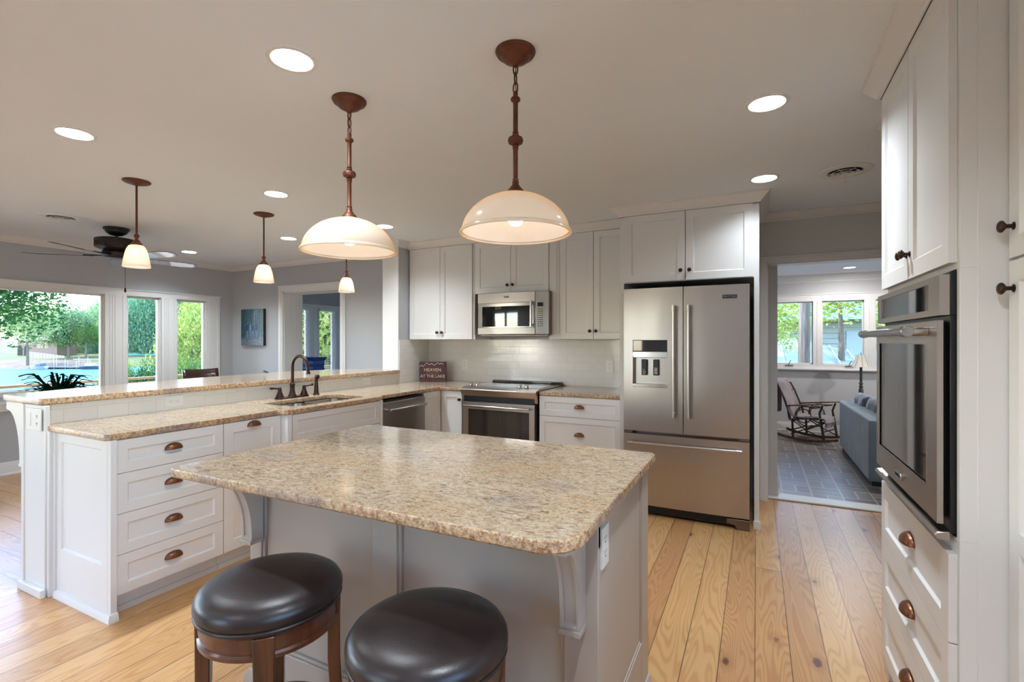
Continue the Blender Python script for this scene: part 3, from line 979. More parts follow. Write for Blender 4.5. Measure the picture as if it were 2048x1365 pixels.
front(t, 'false_front', 0.038, 0.70, 0.844, 0.178, rail=0.04)
front(t, 'door', 0.038, 0.108, 0.42, 0.588, 'knob', px=0.43, pz=0.64)
front(t, 'door', 0.462, 0.108, 0.42, 0.588, 'knob', px=0.49, pz=0.64)
t = thing('corner_cabinet', 'white corner base cabinet with a folding door between dishwasher and range', 'cabinet', (0, 0, 0))
mb = MB().box(-3.44, 3.765, 0.105, -2.83, 4.70, HB).box(-2.83, 4.07, 0.105, -2.562, 4.70, HB).box(-3.44, 3.765, 0, -2.88, 4.70, 0.105).box(-2.88, 4.12, 0, -2.562, 4.70, 0.105)
mb.obj('cabinet_body', M['cab'], t, 0.0015)
rm = Matrix.Translation((-2.83, 3.77, 0)) @ Matrix.Rotation(P90, 4, 'Z')
MB().door(0.275, 0.77, 0.02, 0.055, 0.009, 0, 0.108, -0.02, mat=rm).obj('door', M['cab'], t, 0.0015, ang=20)
d = front(t, 'door', -2.807, 0.108, 0.243, 0.77, 'knob', px=-2.585, pz=0.80, y=4.05)
for o in (d,):
    pass
t = thing('drawer_cabinet', 'white three-drawer base cabinet between the range and the refrigerator', 'cabinet', (-1.745, 4.07, 0))
cab_body(t, 0.742, 0.62, HB, 0.105)
for z0, z1 in ((0.108, 0.40), (0.40, 0.703), (0.703, 0.879)):
    front(t, 'drawer', 0, z0, 0.742, z1 - z0, 'cup', rail=0.05)

# wall cabinets
ZU0, ZU1 = 1.386, 2.38
def upper(x0, x1, z0, split, label, knobs_dx=0.022, zk=0.075):
    t = thing('wall_cabinet', label, 'cabinet', (x0, 4.37, 0))
    w = x1 - x0
    MB().box(0, 0, z0, w, 0.335, ZU1).obj('cabinet_body', M['cab'], t, 0.0015)
    s = split - x0
    front(t, 'door', 0.004, z0 + 0.002, s - 0.005, ZU1 - z0 - 0.005, 'knob', px=s - 0.03, pz=z0 + zk, rail=0.055)
    front(t, 'door', s + 0.001, z0 + 0.002, w - s - 0.005, ZU1 - z0 - 0.005, 'knob', px=s + 0.03, pz=z0 + zk, rail=0.055)
    return t
upper(-3.44, -2.625, ZU0, -3.03, 'tall white two-door wall cabinet in the left corner beside the microwave')
t2 = upper(-2.60, -1.775, 1.852, -2.185, 'short white two-door wall cabinet right above the microwave')
upper(-1.665, -1.006, ZU0, -1.336, 'tall white two-door wall cabinet between microwave and refrigerator')
for i, (x0, x1) in enumerate(((-2.625, -2.60), (-1.775, -1.665))):
    mb = MB().box(x0, 4.362, ZU0, x1, 4.70, ZU1)
    w = x1 - x0
    n = 2 if w < 0.05 else 3
    for k in range(n):
        xx = x0 + w * (k + 0.6) / (n + 0.4) if n == 2 else x1 - 0.012 - k * 0.013
        mb.box(xx, 4.357, ZU0 + 0.05, xx + 0.005, 4.362, ZU1 - 0.02)
    tag(mb.obj('cabinet_filler', M['cab'], None, 0.001), ('narrow' if i == 0 else 'wide') + ' white fluted filler strip on the ' + ('left' if i == 0 else 'right') + ' side of the microwave', 'filler strip')

# refrigerator surround
t = thing('refrigerator_cabinet', 'white two-door cabinet over the refrigerator with tall side panels', 'cabinet', (0, 0, 0))
MB().box(-1.0, 3.99, 1.837, 0.02, 4.71, 2.38).obj('cabinet_body', M['cab'], t, 0.0015)
for x0, x1 in ((-1.0, -0.965), (-0.015, 0.02)):
    MB().box(x0, 3.985, 0, x1, 4.71, 1.837).box(x0 - 0.004, 3.973, 0, x1 + 0.008, 3.985, 0.06).obj('side_panel', M['cab'], t, 0.0015)
for x0, x1, kx in ((-0.958, -0.491, -0.522), (-0.488, -0.022, -0.457)):
    d = front(t, 'door', x0, 1.84, x1 - x0, 0.537, 'knob', px=kx, pz=1.915, y=3.97)

# crown over the cabinets
ccp = crown_prof(2.378, 0.072)
struct('trim_12', MB().sweep([(-3.45, 4.35), (-1.0, 4.35), (-1.0, 3.97), (0.022, 3.97), (0.022, 4.72)], ccp), M['cab'])
struct('trim_13', MB().sweep([(1.2, 2.515), (0.462, 2.515), (0.462, 1.70), (0.578, 1.70), (0.578, 0.9)], crown_prof(2.376, 0.06)), M['cab'])

# oven tower on the right, faces -X (local +x runs toward the camera)
N90 = R(-90)
t = thing('oven_cabinet', 'tall white cabinet tower holding the wall oven', 'cabinet', (0.485, 2.51, 0), N90)
mb = MB().box(0, 0, 0.10, 0.81, 0.7, 0.835).box(0, 0, 1.565, 0.81, 0.7, 2.38).box(0, 0, 0.835, 0.022, 0.7, 1.565).box(0.788, 0, 0.835, 0.81, 0.7, 1.565).box(0.022, 0.66, 0.835, 0.788, 0.7, 1.565)
mb.box(0.05, 0.06, 0, 0.81, 0.7, 0.10)
mb.box(0.8101, 0.035, 0, 0.8125, 0.7, 2.378)
mb.obj('cabinet_body', M['cab'], t, 0.0015)
for z0, z1 in ((0.075, 0.316), (0.316, 0.552), (0.552, 0.795)):
    d = front(t, 'drawer', 0.008, z0, 0.79, z1 - z0, None, rail=0.06)
    cup_pull(d, 0.40, (z0 + z1) / 2 + 0.005, -0.012, 0.095, 0.034, 0.030)
front(t, 'door', 0.008, 1.58, 0.395, 0.797, 'knob', px=0.385, pz=1.665, rail=0.055)
front(t, 'door', 0.405, 1.58, 0.393, 0.797, 'knob', px=0.425, pz=1.665, rail=0.055)
MB().prism([(0.0, 0.0), (0.07, 0.0), (0.075, 0.03), (0.10, 0.045), (0.12, 0.075), (0.0, 0.075)], -0.01, 0.04, 1).obj('foot', M['cab'], t, 0.003)
t = thing('pantry_cabinet', 'tall white pantry cabinet cut by the right edge beside the oven tower', 'cabinet', (0.60, 1.698, 0), N90)
mb = MB().box(0, 0, 0.10, 0.78, 0.58, 2.38).box(0, 0.06, 0, 0.78, 0.58, 0.10)
mb.obj('cabinet_body', M['cab'], t, 0.0015)
for k in range(2):
    x = 0.004 + k * 0.386
    front(t, 'door', x, 0.11, 0.384, 1.465, 'knob', px=x + (0.028 if k == 0 else 0.356), pz=1.503, rail=0.052, mid=0.757)
    front(t, 'door', x, 1.58, 0.384, 0.797, 'knob', px=x + (0.028 if k == 0 else 0.356), pz=1.66, rail=0.052)

# worktops
def arc(cx, cy, r, a0, a1, n=6):
    return [(cx + r * math.cos(R(a0 + (a1 - a0) * k / n)), cy + r * math.sin(R(a0 + (a1 - a0) * k / n))) for k in range(n + 1)]
ct = [(-3.445, 1.242)] + arc(-2.835, 1.262, 0.02, -90, 0, 4) + [(-2.815, 2.19), (-2.80, 2.205), (-2.765, 2.212), (-2.752, 2.225), (-2.752, 3.13), (-2.765, 3.145), (-2.79, 3.15), (-2.80, 3.165), (-2.80, 3.98)]
ct += [(-2.795, 4.01), (-2.765, 4.035), (-2.74, 4.04), (-2.566, 4.04), (-2.566, 4.707), (-3.437, 4.707), (-3.437, 4.2), (-3.445, 4.18)]
def rrect(x0, y0, x1, y1, r):
    return (arc(x1 - r, y1 - r, r, 0, 90) + arc(x0 + r, y1 - r, r, 90, 180) + arc(x0 + r, y0 + r, r, 180, 270) + arc(x1 - r, y0 + r, r, 270, 360))
hole = rrect(-3.235, 2.37, -2.86, 3.07, 0.07)[::-1]
mb = slab(MB(), ct, [hole], HB, 0.915)
tag(mb.obj('countertop', [M['granite'], M['granite_edge']]), 'long L-shaped beige granite countertop with the sink cutout on the peninsula', 'countertop')
t = thing('countertop', 'small beige granite countertop between range and refrigerator', 'countertop', (0, 0, 0))
mb = slab(MB(), [(-1.743, 4.045), (-1.004, 4.045), (-1.004, 4.707), (-1.743, 4.707)], [], HB, 0.915)
mb.obj('slab', [M['granite'], M['granite_edge']], t)
box(-1.022, 4.06, 0.915, -1.004, 4.70, 1.0).obj('side_splash', M['granite_edge'], t, 0.002)
bar = arc(-3.44, 1.238, 0.02, -90, 0, 3)[::-1]
bar_poly = [(-3.88, 1.218), (-3.44, 1.218), (-3.425, 1.225), (-3.42, 1.24), (-3.42, 4.168), (-3.67, 4.168), (-3.70, 4.29), (-3.86, 4.30), (-4.06, 4.05), (-4.20, 3.7), (-4.255, 3.3), (-4.25, 2.85), (-4.20, 2.4), (-4.12, 2.05), (-4.02, 1.70), (-3.93, 1.35), (-3.91, 1.24)]
mb = slab(MB(), bar_poly, [], 1.025, 1.06)
tag(mb.obj('raised_counter', [M['granite'], M['granite_edge']]), 'raised beige granite bar top on the half wall', 'bar top')

# sink, faucet, sprayer
t = thing('kitchen_sink', 'double-bowl stainless steel undermount sink in the peninsula counter', 'sink', (0, 0, 0))
for y0, y1, nm in ((2.375, 2.70, 'bowl'), (2.725, 3.065, 'bowl')):
    mb = MB()
    x0, x1, zt, zb = -3.23, -2.865, 0.882, 0.69
    o = rrect(x0, y0, x1, y1, 0.06)
    i = rrect(x0 + 0.03, y0 + 0.03, x1 - 0.03, y1 - 0.03, 0.05)
    n = len(o)
    vs = [(a, b, zt) for a, b in o] + [(a, b, zb + 0.02) for a, b in i] + [(-3.05, (y0 + y1) / 2, zb)]
    fs = [(k, (k + 1) % n, (k + 1) % n + n, k + n) for k in range(n)] + [(k + n, (k + 1) % n + n, 2 * n) for k in range(n)]
    mb.add(vs, fs)
    mb.obj(nm, M['chromed'], t, ang=60)
box(-3.235, 2.70, 0.84, -2.86, 2.725, 0.872).obj('divider', M['chromed'], t, 0.004)
BX = -3.335
t = thing('faucet', 'dark bronze gooseneck faucet with two lever handles behind the sink', 'faucet', (BX, 2.735, 0.915), P90)
MB().box(-0.145, -0.028, 0, 0.145, 0.028, 0.012).obj('base_plate', M['bronze'], t, 0.008)
sp = [(0, 0, 0.09 + 0.02 * k) for k in range(9)]
rr = 0.085
sp += [(0, -rr + rr * math.cos(a), 0.25 + rr * 1.0 * math.sin(a)) for a in [R(v) for v in range(10, 171, 12)]]
sp += [(0, -2 * rr - 0.004, 0.24), (0, -2 * rr - 0.010, 0.205)]
mb = MB().tube(sp, 0.013, 14)
mb.lathe([(0.034, 0.01), (0.034, 0.016), (0.026, 0.026), (0.020, 0.05), (0.020, 0.056), (0.018, 0.058), (0.018, 0.10), (0.0205, 0.104), (0.0205, 0.11), (0.016, 0.115), (0.013, 0.12)], 24)
mb.tube([(0, -2 * rr - 0.010, 0.207), (0, -2 * rr - 0.012, 0.193)], 0.016, 14)
mb.obj('spout', M['bronze'], t, ang=60)
for sx in (-1, 1):
    mb = MB().lathe([(0.032, 0.01), (0.030, 0.018), (0.018, 0.05), (0.013, 0.062), (0.016, 0.066), (0.012, 0.078), (0.012, 0.09), (0.0, 0.092)], 22, c=(sx * 0.115, 0, 0))
    mb.tube([(sx * 0.115, 0, 0.083), (sx * 0.14, -0.0, 0.084), (sx * 0.17, -0.002, 0.088), (sx * 0.195, -0.003, 0.091), (sx * 0.205, -0.003, 0.091)], [0.007, 0.006, 0.0065, 0.011, 0.004], 12)
    mb.obj('handle', M['bronze'], t, ang=60)
t = thing('sink_sprayer', 'dark bronze side sprayer standing right of the faucet', 'sprayer', (BX, 2.975, 0.915))
MB().lathe([(0.026, 0.0), (0.026, 0.008), (0.021, 0.014), (0.019, 0.02), (0.012, 0.13), (0.012, 0.145), (0.0, 0.15)], 20).obj('body', M['bronze'], t, ang=60)
rot = Matrix.Translation((0.012, 0, 0.152)) @ Matrix.Rotation(R(90), 4, 'Y')
MB().lathe([(0.0, -0.024), (0.014, -0.022), (0.019, -0.01), (0.02, 0.008), (0.016, 0.012), (0.0, 0.012)], 18, mat=rot).obj('spray_head', M['bronze'], t, ang=60)

# outlets
def outlet(loc, rz, label, wide=False, w=0.072, h=0.116, group=None, cat='outlet'):
    t = thing('wall_outlet', label, cat, loc, rz)
    if wide:
        w, h = h, w
    box(-w / 2, -0.005, -h / 2, w / 2, 0, h / 2).obj('cover_plate', M['plate'], t, 0.002)
    mb = MB()
    for k in (-1, 1):
        cx, cz = (k * 0.0195, 0) if wide else (0, k * 0.0195)
        for a, b, c, d in ((-0.0075, 0.004, 0.0018, 0.008), (0.0055, 0.004, 0.0018, 0.0065), (-0.0015, -0.009, 0.004, 0.004)):
            x, z = (a, b)
            if wide:
                x, z = b, a
                c, d = d, c
            mb.box(cx + x, -0.0062, cz + z, cx + x + c, -0.005, cz + z + d)
    mb.obj('socket', M['slot'], t)
    return t
outlet((-2.941, 4.708, 1.105), 0, 'white duplex outlet on the tiled backsplash left of the range')
outlet((-1.283, 4.708, 1.12), 0, 'white duplex outlet on the tiled backsplash between range and refrigerator')
outlet((-3.445, 1.90, 0.972), P90, 'white sideways outlet below the bar top near its open end', True)
outlet((-3.445, 3.68, 0.972), P90, 'white sideways outlet below the bar top past the sink sprayer', True)
t = thing('switch_plate', 'white double plate with switch and outlet on the end of the half wall', 'light switch', (-3.50, 1.222, 0.945))
box(-0.085, -0.006, -0.058, 0.085, 0, 0.058).obj('cover_plate', M['plate'], t, 0.002)
mb = MB().box(-0.062, -0.009, -0.036, -0.028, -0.006, 0.036)
mb.obj('rocker_switch', M['plate'], t, 0.002)
for k in (-1, 1):
    mb = MB().box(0.035, -0.0072, k * 0.02 - 0.003, 0.037, -0.006, k * 0.02 + 0.006).box(0.047, -0.0072, k * 0.02 - 0.003, 0.049, -0.006, k * 0.02 + 0.006).box(0.040, -0.0072, k * 0.02 - 0.011, 0.044, -0.006, k * 0.02 - 0.007)
    mb.obj('socket', M['slot'], t)

# sign in the corner
t = thing('wooden_sign', 'dark wooden block sign reading HEAVEN AT THE LAKE in the counter corner', 'sign', (-3.235, 4.50, 0.916), R(22))
pl = plain('sign_brown', rgb(70, 44, 46), 0.6, vary=0.2, scale=25)
box(-0.152, 0, 0, 0.152, 0.03, 0.222).obj('board', pl, t, 0.002)
cm = plain('sign_cream', rgb(222, 186, 160), 0.6, vary=0.04)
text('HEAVEN', 0.052, (0.0, -0.0008, 0.130), FRONT, cm, t)
text('is a little closer', 0.024, (0.0, -0.0008, 0.096), FRONT, plain('sign_script', rgb(140, 108, 104), 0.6), t)
text('AT THE LAKE', 0.047, (0.0, -0.0008, 0.060), FRONT, cm, t)
mb = MB()
pk = [(-0.15, 0.165), (-0.125, 0.185), (-0.105, 0.17), (-0.065, 0.212), (-0.035, 0.188), (-0.01, 0.206), (0.02, 0.182), (0.055, 0.212), (0.08, 0.196), (0.10, 0.208), (0.125, 0.192)]
for (a, b), (c, d) in zip(pk, pk[1:]):
    mb.prism([(a, b - 0.004), (c, d - 0.004), (c, d + 0.002), (a, b + 0.002)], -0.001, 0.0, 1)
mb.obj('mountain_outline', cm, t)
mb = MB()
for k in range(13):
    x = -0.14 + k * 0.0233
    h = 0.028 + 0.012 * ((k * 7) % 5) / 4
    mb.prism([(x - 0.007, 0.003), (x + 0.007, 0.003), (x, h)], -0.0006, 0.0, 1)
mb.obj('tree_pattern', plain('sign_trees', rgb(104, 74, 74), 0.6), t)
# ---------------------------------------------------------------- appliances
def badge(parent, x, y, z, w, h, word, size):
    b = box(x - w / 2, y - 0.002, z - h / 2, x + w / 2, y, z + h / 2).obj('brand_badge', M['black'], parent, 0.001)
    text(word, size, (x, y - 0.0024, z), FRONT, M['chromed'], b, ext=0.0003)
def bar_handle(parent, x0, x1, y, z, r=0.011, stand=0.045, vertical=False, m='chromed', capl=0.045, rc=0.0145):
    mb = MB()
    def P(u, d):
        return (z, y - d, u) if vertical else (u, y - d, z)
    mb.tube([P(x0 + 0.006, stand), P(x1 - 0.006, stand)], r, 16)
    for a, b in ((x0, x0 + capl), (x1 - capl, x1)):
        mb.tube([P(a, stand), P(b, stand)], rc, 16)
        c = (a + b) / 2
        mb.tube([P(c, 0), P(c, stand)], rc * 0.8, 12)
    return mb.obj('handle', M[m], parent, 0.0015, ang=50)

# refrigerator
t = thing('refrigerator', 'stainless steel french-door refrigerator with ice dispenser and bottom freezer', 'refrigerator', (-0.495, 3.90, 0))
MB().box(-0.452, 0.075, 0.03, 0.452, 0.78, 1.772).obj('body', M['darksteel'], t, 0.004)
def fdoor(x0, x1, z0, z1, cut=None):
    """slightly bowed steel front; cut = (x0, z0, x1, z1) leaves an opening"""
    mb = MB()
    nx = 14
    def yy(x):
        return 0.008 * (x / 0.455) ** 2 - 0.008
    xs = [x0 + (x1 - x0) * k / nx for k in range(nx + 1)]
    zs = [z0, z1]
    if cut:
        xs = sorted(set([round(v, 4) for v in xs if not (cut[0] - 0.01 < v < cut[2] + 0.01)] + [cut[0], cut[2]]))
        zs = [z0, cut[1], cut[3], z1]
    vs, fs = [], []
    for z in zs:
        for x in xs:
            vs.append((x, yy(x), z))
    n = len(xs)
    for j in range(len(zs) - 1):
        for i in range(n - 1):
            if cut and j == 1 and xs[i] >= cut[0] - 1e-6 and xs[i + 1] <= cut[2] + 1e-6:
                continue
            fs.append((j * n + i, j * n + i + 1, (j + 1) * n + i + 1, (j + 1) * n + i))
    mb.add(vs, fs)
    d = 0.07
    mb.add([(x0, yy(x0), z0), (x1, yy(x1), z0), (x1, yy(x1), z1), (x0, yy(x0), z1), (x0, d, z0), (x1, d, z0), (x1, d, z1), (x0, d, z1)],
           [(0, 4, 5, 1), (1, 5, 6, 2), (2, 6, 7, 3), (3, 7, 4, 0), (4, 7, 6, 5)])
    if cut:
        a, b, c, e = cut
        q = 0.055
        mb.add([(a, yy(a), b), (c, yy(c), b), (c, yy(c), e), (a, yy(a), e), (a, q, b), (c, q, b), (c, q, e), (a, q, e)],
               [(0, 1, 5, 4), (1, 2, 6, 5), (2, 3, 7, 6), (3, 0, 4, 7), (4, 5, 6, 7)])
    return mb
dl = fdoor(-0.452, -0.003, 0.664, 1.782, (-0.38, 1.008, -0.115, 1.378)).obj('door', M['steel'], t, ang=25)
dr = fdoor(0.003, 0.452, 0.664, 1.782).obj('door', M['steel'], t, ang=25)
bar_handle(dl, 0.79, 1.64, -0.008, -0.062, vertical=True, m='steel')
bar_handle(dr, 0.79, 1.64, -0.008, 0.045, vertical=True, m='steel')
badge(dr, 0.322, -0.004, 1.695, 0.098, 0.027, 'MAYTAG', 0.022)
dp = MB().box(-0.379, -0.003, 1.289, -0.116, 0.05, 1.377).obj('display_panel', M['blackgloss'], dl, 0.004)
MB().box(-0.379, -0.005, 1.240, -0.116, 0.05, 1.287).obj('dispenser_trim', M['chromed'], dl, 0.003)
MB().box(-0.379, -0.006, 1.008, -0.116, 0.05, 1.036).obj('drip_tray', M['chromed'], dl, 0.003)
for k, x in enumerate((-0.295, -0.205)):
    pd = MB().box(x - 0.024, 0.028, 1.10, x + 0.018, 0.05, 1.225).obj('paddle', M['black'], dl, 0.004)
    mb = MB()
    if k == 0:
        for cx, cz in ((-0.006, 1.142), (0.0, 1.128), (-0.010, 1.120), (-0.003, 1.112)):
            mb.tube([(x + cx + 0.008 * math.cos(a), 0.0275, cz + 0.008 * math.sin(a)) for a in [2 * PI * q / 10 for q in range(10)]], 0.0012, 6, closed=True)
    else:
        for q in range(6):
            mb.box(x - 0.015, 0.0265, 1.112 + q * 0.009, x + 0.01, 0.028, 1.115 + q * 0.009)
    mb.obj('icon', M['chromed'], pd)
dd = fdoor(-0.452, 0.452, 0.088, 0.640).obj('freezer_drawer', M['steel'], t, ang=25)
bar_handle(dd, -0.41, 0.405, -0.004, 0.577, m='steel')
mb = MB().box(-0.44, 0.03, 0.02, 0.36, 0.06, 0.082)
for k in range(5):
    mb.box(-0.43, 0.026, 0.026 + k * 0.011, 0.34, 0.032, 0.031 + k * 0.011)
mb.obj('base_grille', M['black'], t)
MB().prism([(0.30, 0.075), (0.452, 0.075), (0.452, 0.0), (0.37, 0.0), (0.355, 0.03), (0.30, 0.04)], 0.005, 0.06, 1).obj('foot', M['darksteel'], t, 0.003)
MB().prism([(-0.30, 0.075), (-0.452, 0.075), (-0.452, 0.0), (-0.37, 0.0), (-0.355, 0.03), (-0.30, 0.04)], 0.005, 0.06, 1).obj('foot', M['darksteel'], t, 0.003)
for x in (-0.452, 0.382):
    box(x, 0.004, 0.643, x + 0.07, 0.06, 0.661).obj('hinge_cover', M['darksteel'], t, 0.002)

# range
t = thing('range', 'stainless slide-in electric range set into the back counter', 'range', (-2.155, 4.045, 0))
MB().box(-0.385, 0.0, 0.03, 0.385, 0.66, 0.90).obj('body', M['black'], t, 0.003)
mb = MB().prism([(-0.045, 0.908), (0.60, 0.918), (0.60, 0.926), (0.02, 0.930), (-0.045, 0.914)], -0.40, 0.40, 0)
mb.obj('cooktop_frame', M['steelh'], t, 0.002)
MB().box(-0.375, 0.10, 0.9275, 0.375, 0.59, 0.9325).obj('cooktop_glass', M['blackgloss'], t, 0.001)
for cx, cy, r in ((-0.19, 0.2, 0.09), (0.19, 0.2, 0.1), (-0.19, 0.45, 0.1), (0.19, 0.45, 0.075)):
    mb = MB().tube([(cx + r * math.cos(a), cy + r * math.sin(a), 0.9327) for a in [2 * PI * q / 36 for q in range(36)]], 0.0015, 5, closed=True, flat=0.3)
    mb.obj('burner_ring', M['slot'], t)
mb = MB().prism([(0.585, 0.925), (0.66, 0.925), (0.66, 0.952), (0.62, 0.955), (0.59, 0.945)], -0.395, 0.395, 0)
mb.obj('rear_vent', M['blackgloss'], t, 0.006)
MB().prism([(-0.05, 0.905), (-0.045, 0.914), (0.0, 0.914), (0.0, 0.80), (-0.012, 0.81), (-0.016, 0.85)], -0.40, 0.40, 0).obj('control_panel', M['steelh'], t, 0.002)
MB().box(-0.37, -0.02, 0.80, 0.37, 0.005, 0.845).obj('vent_slot', M['black'], t)
MB().prism([(0.015, 0.9305), (0.085, 0.9325), (0.085, 0.929), (0.015, 0.927)], -0.22, 0.16, 0).obj('touch_panel', M['chromed'], t)
for x in (-0.335, -0.265, 0.19, 0.262):
    k = MB().lathe([(0.024, 0.0), (0.022, 0.006), (0.017, 0.008), (0.0155, 0.026), (0.0, 0.028)], 20, c=(x, 0.055, 0.931))
    k.box(x - 0.019, 0.05, 0.945, x + 0.019, 0.061, 0.966)
    k.obj('knob', M['chromed'], t, 0.001, ang=40)
d = MB()
x0, x1, z0, z1 = -0.378, 0.378, 0.16, 0.792
wx0, wx1, wz0, wz1 = -0.315, 0.325, 0.30, 0.722
for a in ((x0, -0.03, z0, wx0, 0.0, z1), (wx1, -0.03, z0, x1, 0.0, z1), (wx0, -0.03, z0, wx1, 0.0, wz0), (wx0, -0.03, wz1, wx1, 0.0, z1)):
    d.box(*a)
d = d.obj('oven_door', M['steelh'], t)
box(wx0, -0.024, wz0, wx1, -0.012, wz1).obj('door_window', M['glasswin'], d)
bar_handle(d, -0.345, 0.345, -0.03, 0.755, r=0.010, stand=0.04, m='chromed', capl=0.03, rc=0.012)
MB().box(-0.378, -0.025, 0.04, 0.378, 0.0, 0.15).obj('storage_drawer', M['steelh'], t, 0.003)

# microwave
t = thing('microwave', 'stainless over-the-range microwave mounted under the short wall cabinet', 'microwave', (-2.135, 4.30, 0))
MB().box(-0.385, 0.0, 1.432, 0.385, 0.40, 1.848).box(-0.37, 0.01, 1.418, 0.37, 0.38, 1.432).obj('body', M['darksteel'], t, 0.003)
def bow(x0, x1, z0, z1, dep=0.02, bulge=0.012):
    mb = MB()
    n = 12
    pts = [(x0 + (x1 - x0) * k / n) for k in range(n + 1)]
    poly = [(x, -dep - bulge * (1 - ((x) / 0.39) ** 2)) for x in pts] + [(x1, 0), (x0, 0)]
    return mb.prism(poly, z0, z1, 2)
md = thing('x', None, None)
bpy.data.objects.remove(md)
dm = bow(-0.385, 0.248, 1.437, 1.500).obj('door', M['steelh'], t, 0.002, ang=30)
bow(-0.385, 0.248, 1.745, 1.845).obj('door_top_band', M['steelh'], dm, 0.002, ang=30)
bow(-0.385, 0.248, 1.500, 1.745, 0.014, 0.012).obj('door_face', M['chromed'], dm, 0.002, ang=30)
bow(-0.335, 0.190, 1.512, 1.712, 0.0155, 0.012).obj('door_window', M['blackgloss'], dm, 0.001, ang=30)
cp_ = bow(0.252, 0.385, 1.437, 1.845, 0.018, 0.010).obj('control_panel', M['chromed'], t, 0.002, ang=30)
MB().box(0.275, -0.0285, 1.700, 0.330, -0.02, 1.738).obj('display', M['blackgloss'], cp_, 0.001)
mb = MB()
for r_ in range(9):
    for c_ in range(3):
        mb.box(0.277 + c_ * 0.020, -0.0272, 1.510 + r_ * 0.020, 0.285 + c_ * 0.020, -0.02, 1.517 + r_ * 0.020)
mb.obj('keypad', M['slot'], cp_)
mb = MB().tube([(0.222, -0.060, 1.52), (0.222, -0.060, 1.735)], 0.009, 14)
for a, b in ((1.505, 1.545), (1.71, 1.755)):
    mb.tube([(0.222, -0.060, a), (0.222, -0.060, b)], 0.013, 14)
    mb.box(0.212, -0.060, a + 0.01, 0.232, -0.02, b - 0.01)
mb.obj('handle', M['chromed'], dm, 0.001, ang=50)
badge(dm, -0.055, -0.032, 1.802, 0.055, 0.016, 'MAYTAG', 0.0125)

# dishwasher
t = thing('dishwasher', 'stainless steel dishwasher in the peninsula right of the sink', 'dishwasher', (-2.805, 3.162, 0), P90)
MB().box(0, 0.01, 0.03, 0.595, 0.58, 0.868).obj('body', M['black'], t, 0.002)
d = MB().box(0.003, -0.022, 0.11, 0.592, 0.01, 0.852).obj('door', M['steelh'], t, 0.004)
bar_handle(d, 0.045, 0.55, -0.022, 0.788, r=0.010, stand=0.042, m='chromed', capl=0.035, rc=0.0125)
MB().box(0.01, 0.0, 0.0, 0.585, 0.05, 0.105).obj('kick_plate', M['black'], t)

# wall oven (faces -X)
t = thing('wall_oven', 'stainless built-in wall oven in the tall white tower', 'oven', (0.485, 2.485, 0), N90)
MB().box(0.004, -0.012, 0.845, 0.756, 0.62, 1.558).box(0.0, -0.014, 1.44, 0.76, 0.002, 1.56).obj('body', M['black'], t, 0.002)
cpn = MB()
x0, x1, z0, z1 = 0, 0.76, 1.441, 1.552
for a in ((x0, -0.036, z0, 0.065, -0.014, z1), (0.665, -0.036, z0, x1, -0.014, z1), (0.065, -0.036, z0, 0.665, -0.014, z0 + 0.018), (0.065, -0.036, z1 - 0.018, 0.665, -0.014, z1)):
    cpn.box(*a)
cpn = cpn.obj('control_panel', M['steelh'], t)
box(0.065, -0.033, z0 + 0.018, 0.665, -0.02, z1 - 0.018).obj('display', M['blackgloss'], cpn)
MB().box(0.762 - 0.004, -0.010, 1.46, 0.7595, 0.0, 1.54).obj('side_vent', M['slot'], t)
d = MB()
x0, x1, z0, z1 = 0, 0.755, 0.868, 1.427
wx0, wx1, wz0, wz1 = 0.058, 0.665, 0.955, 1.36
for a in ((x0, -0.040, z0, wx0, -0.026, z1), (wx1, -0.040, z0, x1, -0.026, z1), (wx0, -0.040, z0, wx1, -0.026, wz0), (wx0, -0.040, wz1, wx1, -0.026, z1)):
    d.box(*a)
d = d.obj('door', M['steelh'], t)
box(wx0, -0.037, wz0, wx1, -0.03, wz1).obj('door_window', M['glasswin'], d)
MB().box(0.02, -0.026, 0.88, 0.72, -0.012, 1.42).obj('door_liner', M['black'], d)
mb = MB()
for a, b, c_, e in ((wx0 - 0.004, wx0, wz0, wz1), (wx1, wx1 + 0.004, wz0, wz1), (wx0, wx1, wz0 - 0.004, wz0), (wx0, wx1, wz1, wz1 + 0.004)):
    mb.box(a, -0.042, c_, b, -0.036, e)
mb.obj('window_trim', M['chromed'], d)
bar_handle(d, 0.03, 0.70, -0.040, 1.398, r=0.0125, stand=0.052, m='chromed', capl=0.05, rc=0.016)
b_ = box(0.325, -0.046, 0.892, 0.400, -0.040, 0.918).obj('brand_badge', M['chromed'], d, 0.002)
text('MAYTAG', 0.015, (0.3625, -0.0465, 0.905), FRONT, M['black'], b_)
MB().prism([(-0.012, 0.850), (-0.040, 0.846), (-0.048, 0.838), (-0.040, 0.826), (-0.012, 0.822)], 0.0, 0.76, 0).obj('bottom_trim', M['steelh'], t, 0.003)

l = bpy.data.lights.new('microwave_task_lamp', 'AREA')
l.shape = 'RECTANGLE'
l.size, l.size_y = 0.34, 0.06
l.energy = 0.9
l.color = (1.0, 0.97, 0.92)
o = bpy.data.objects.new('microwave_task_lamp', l)
COL.objects.link(o)
o.location = (-2.12, 4.44, 1.415)
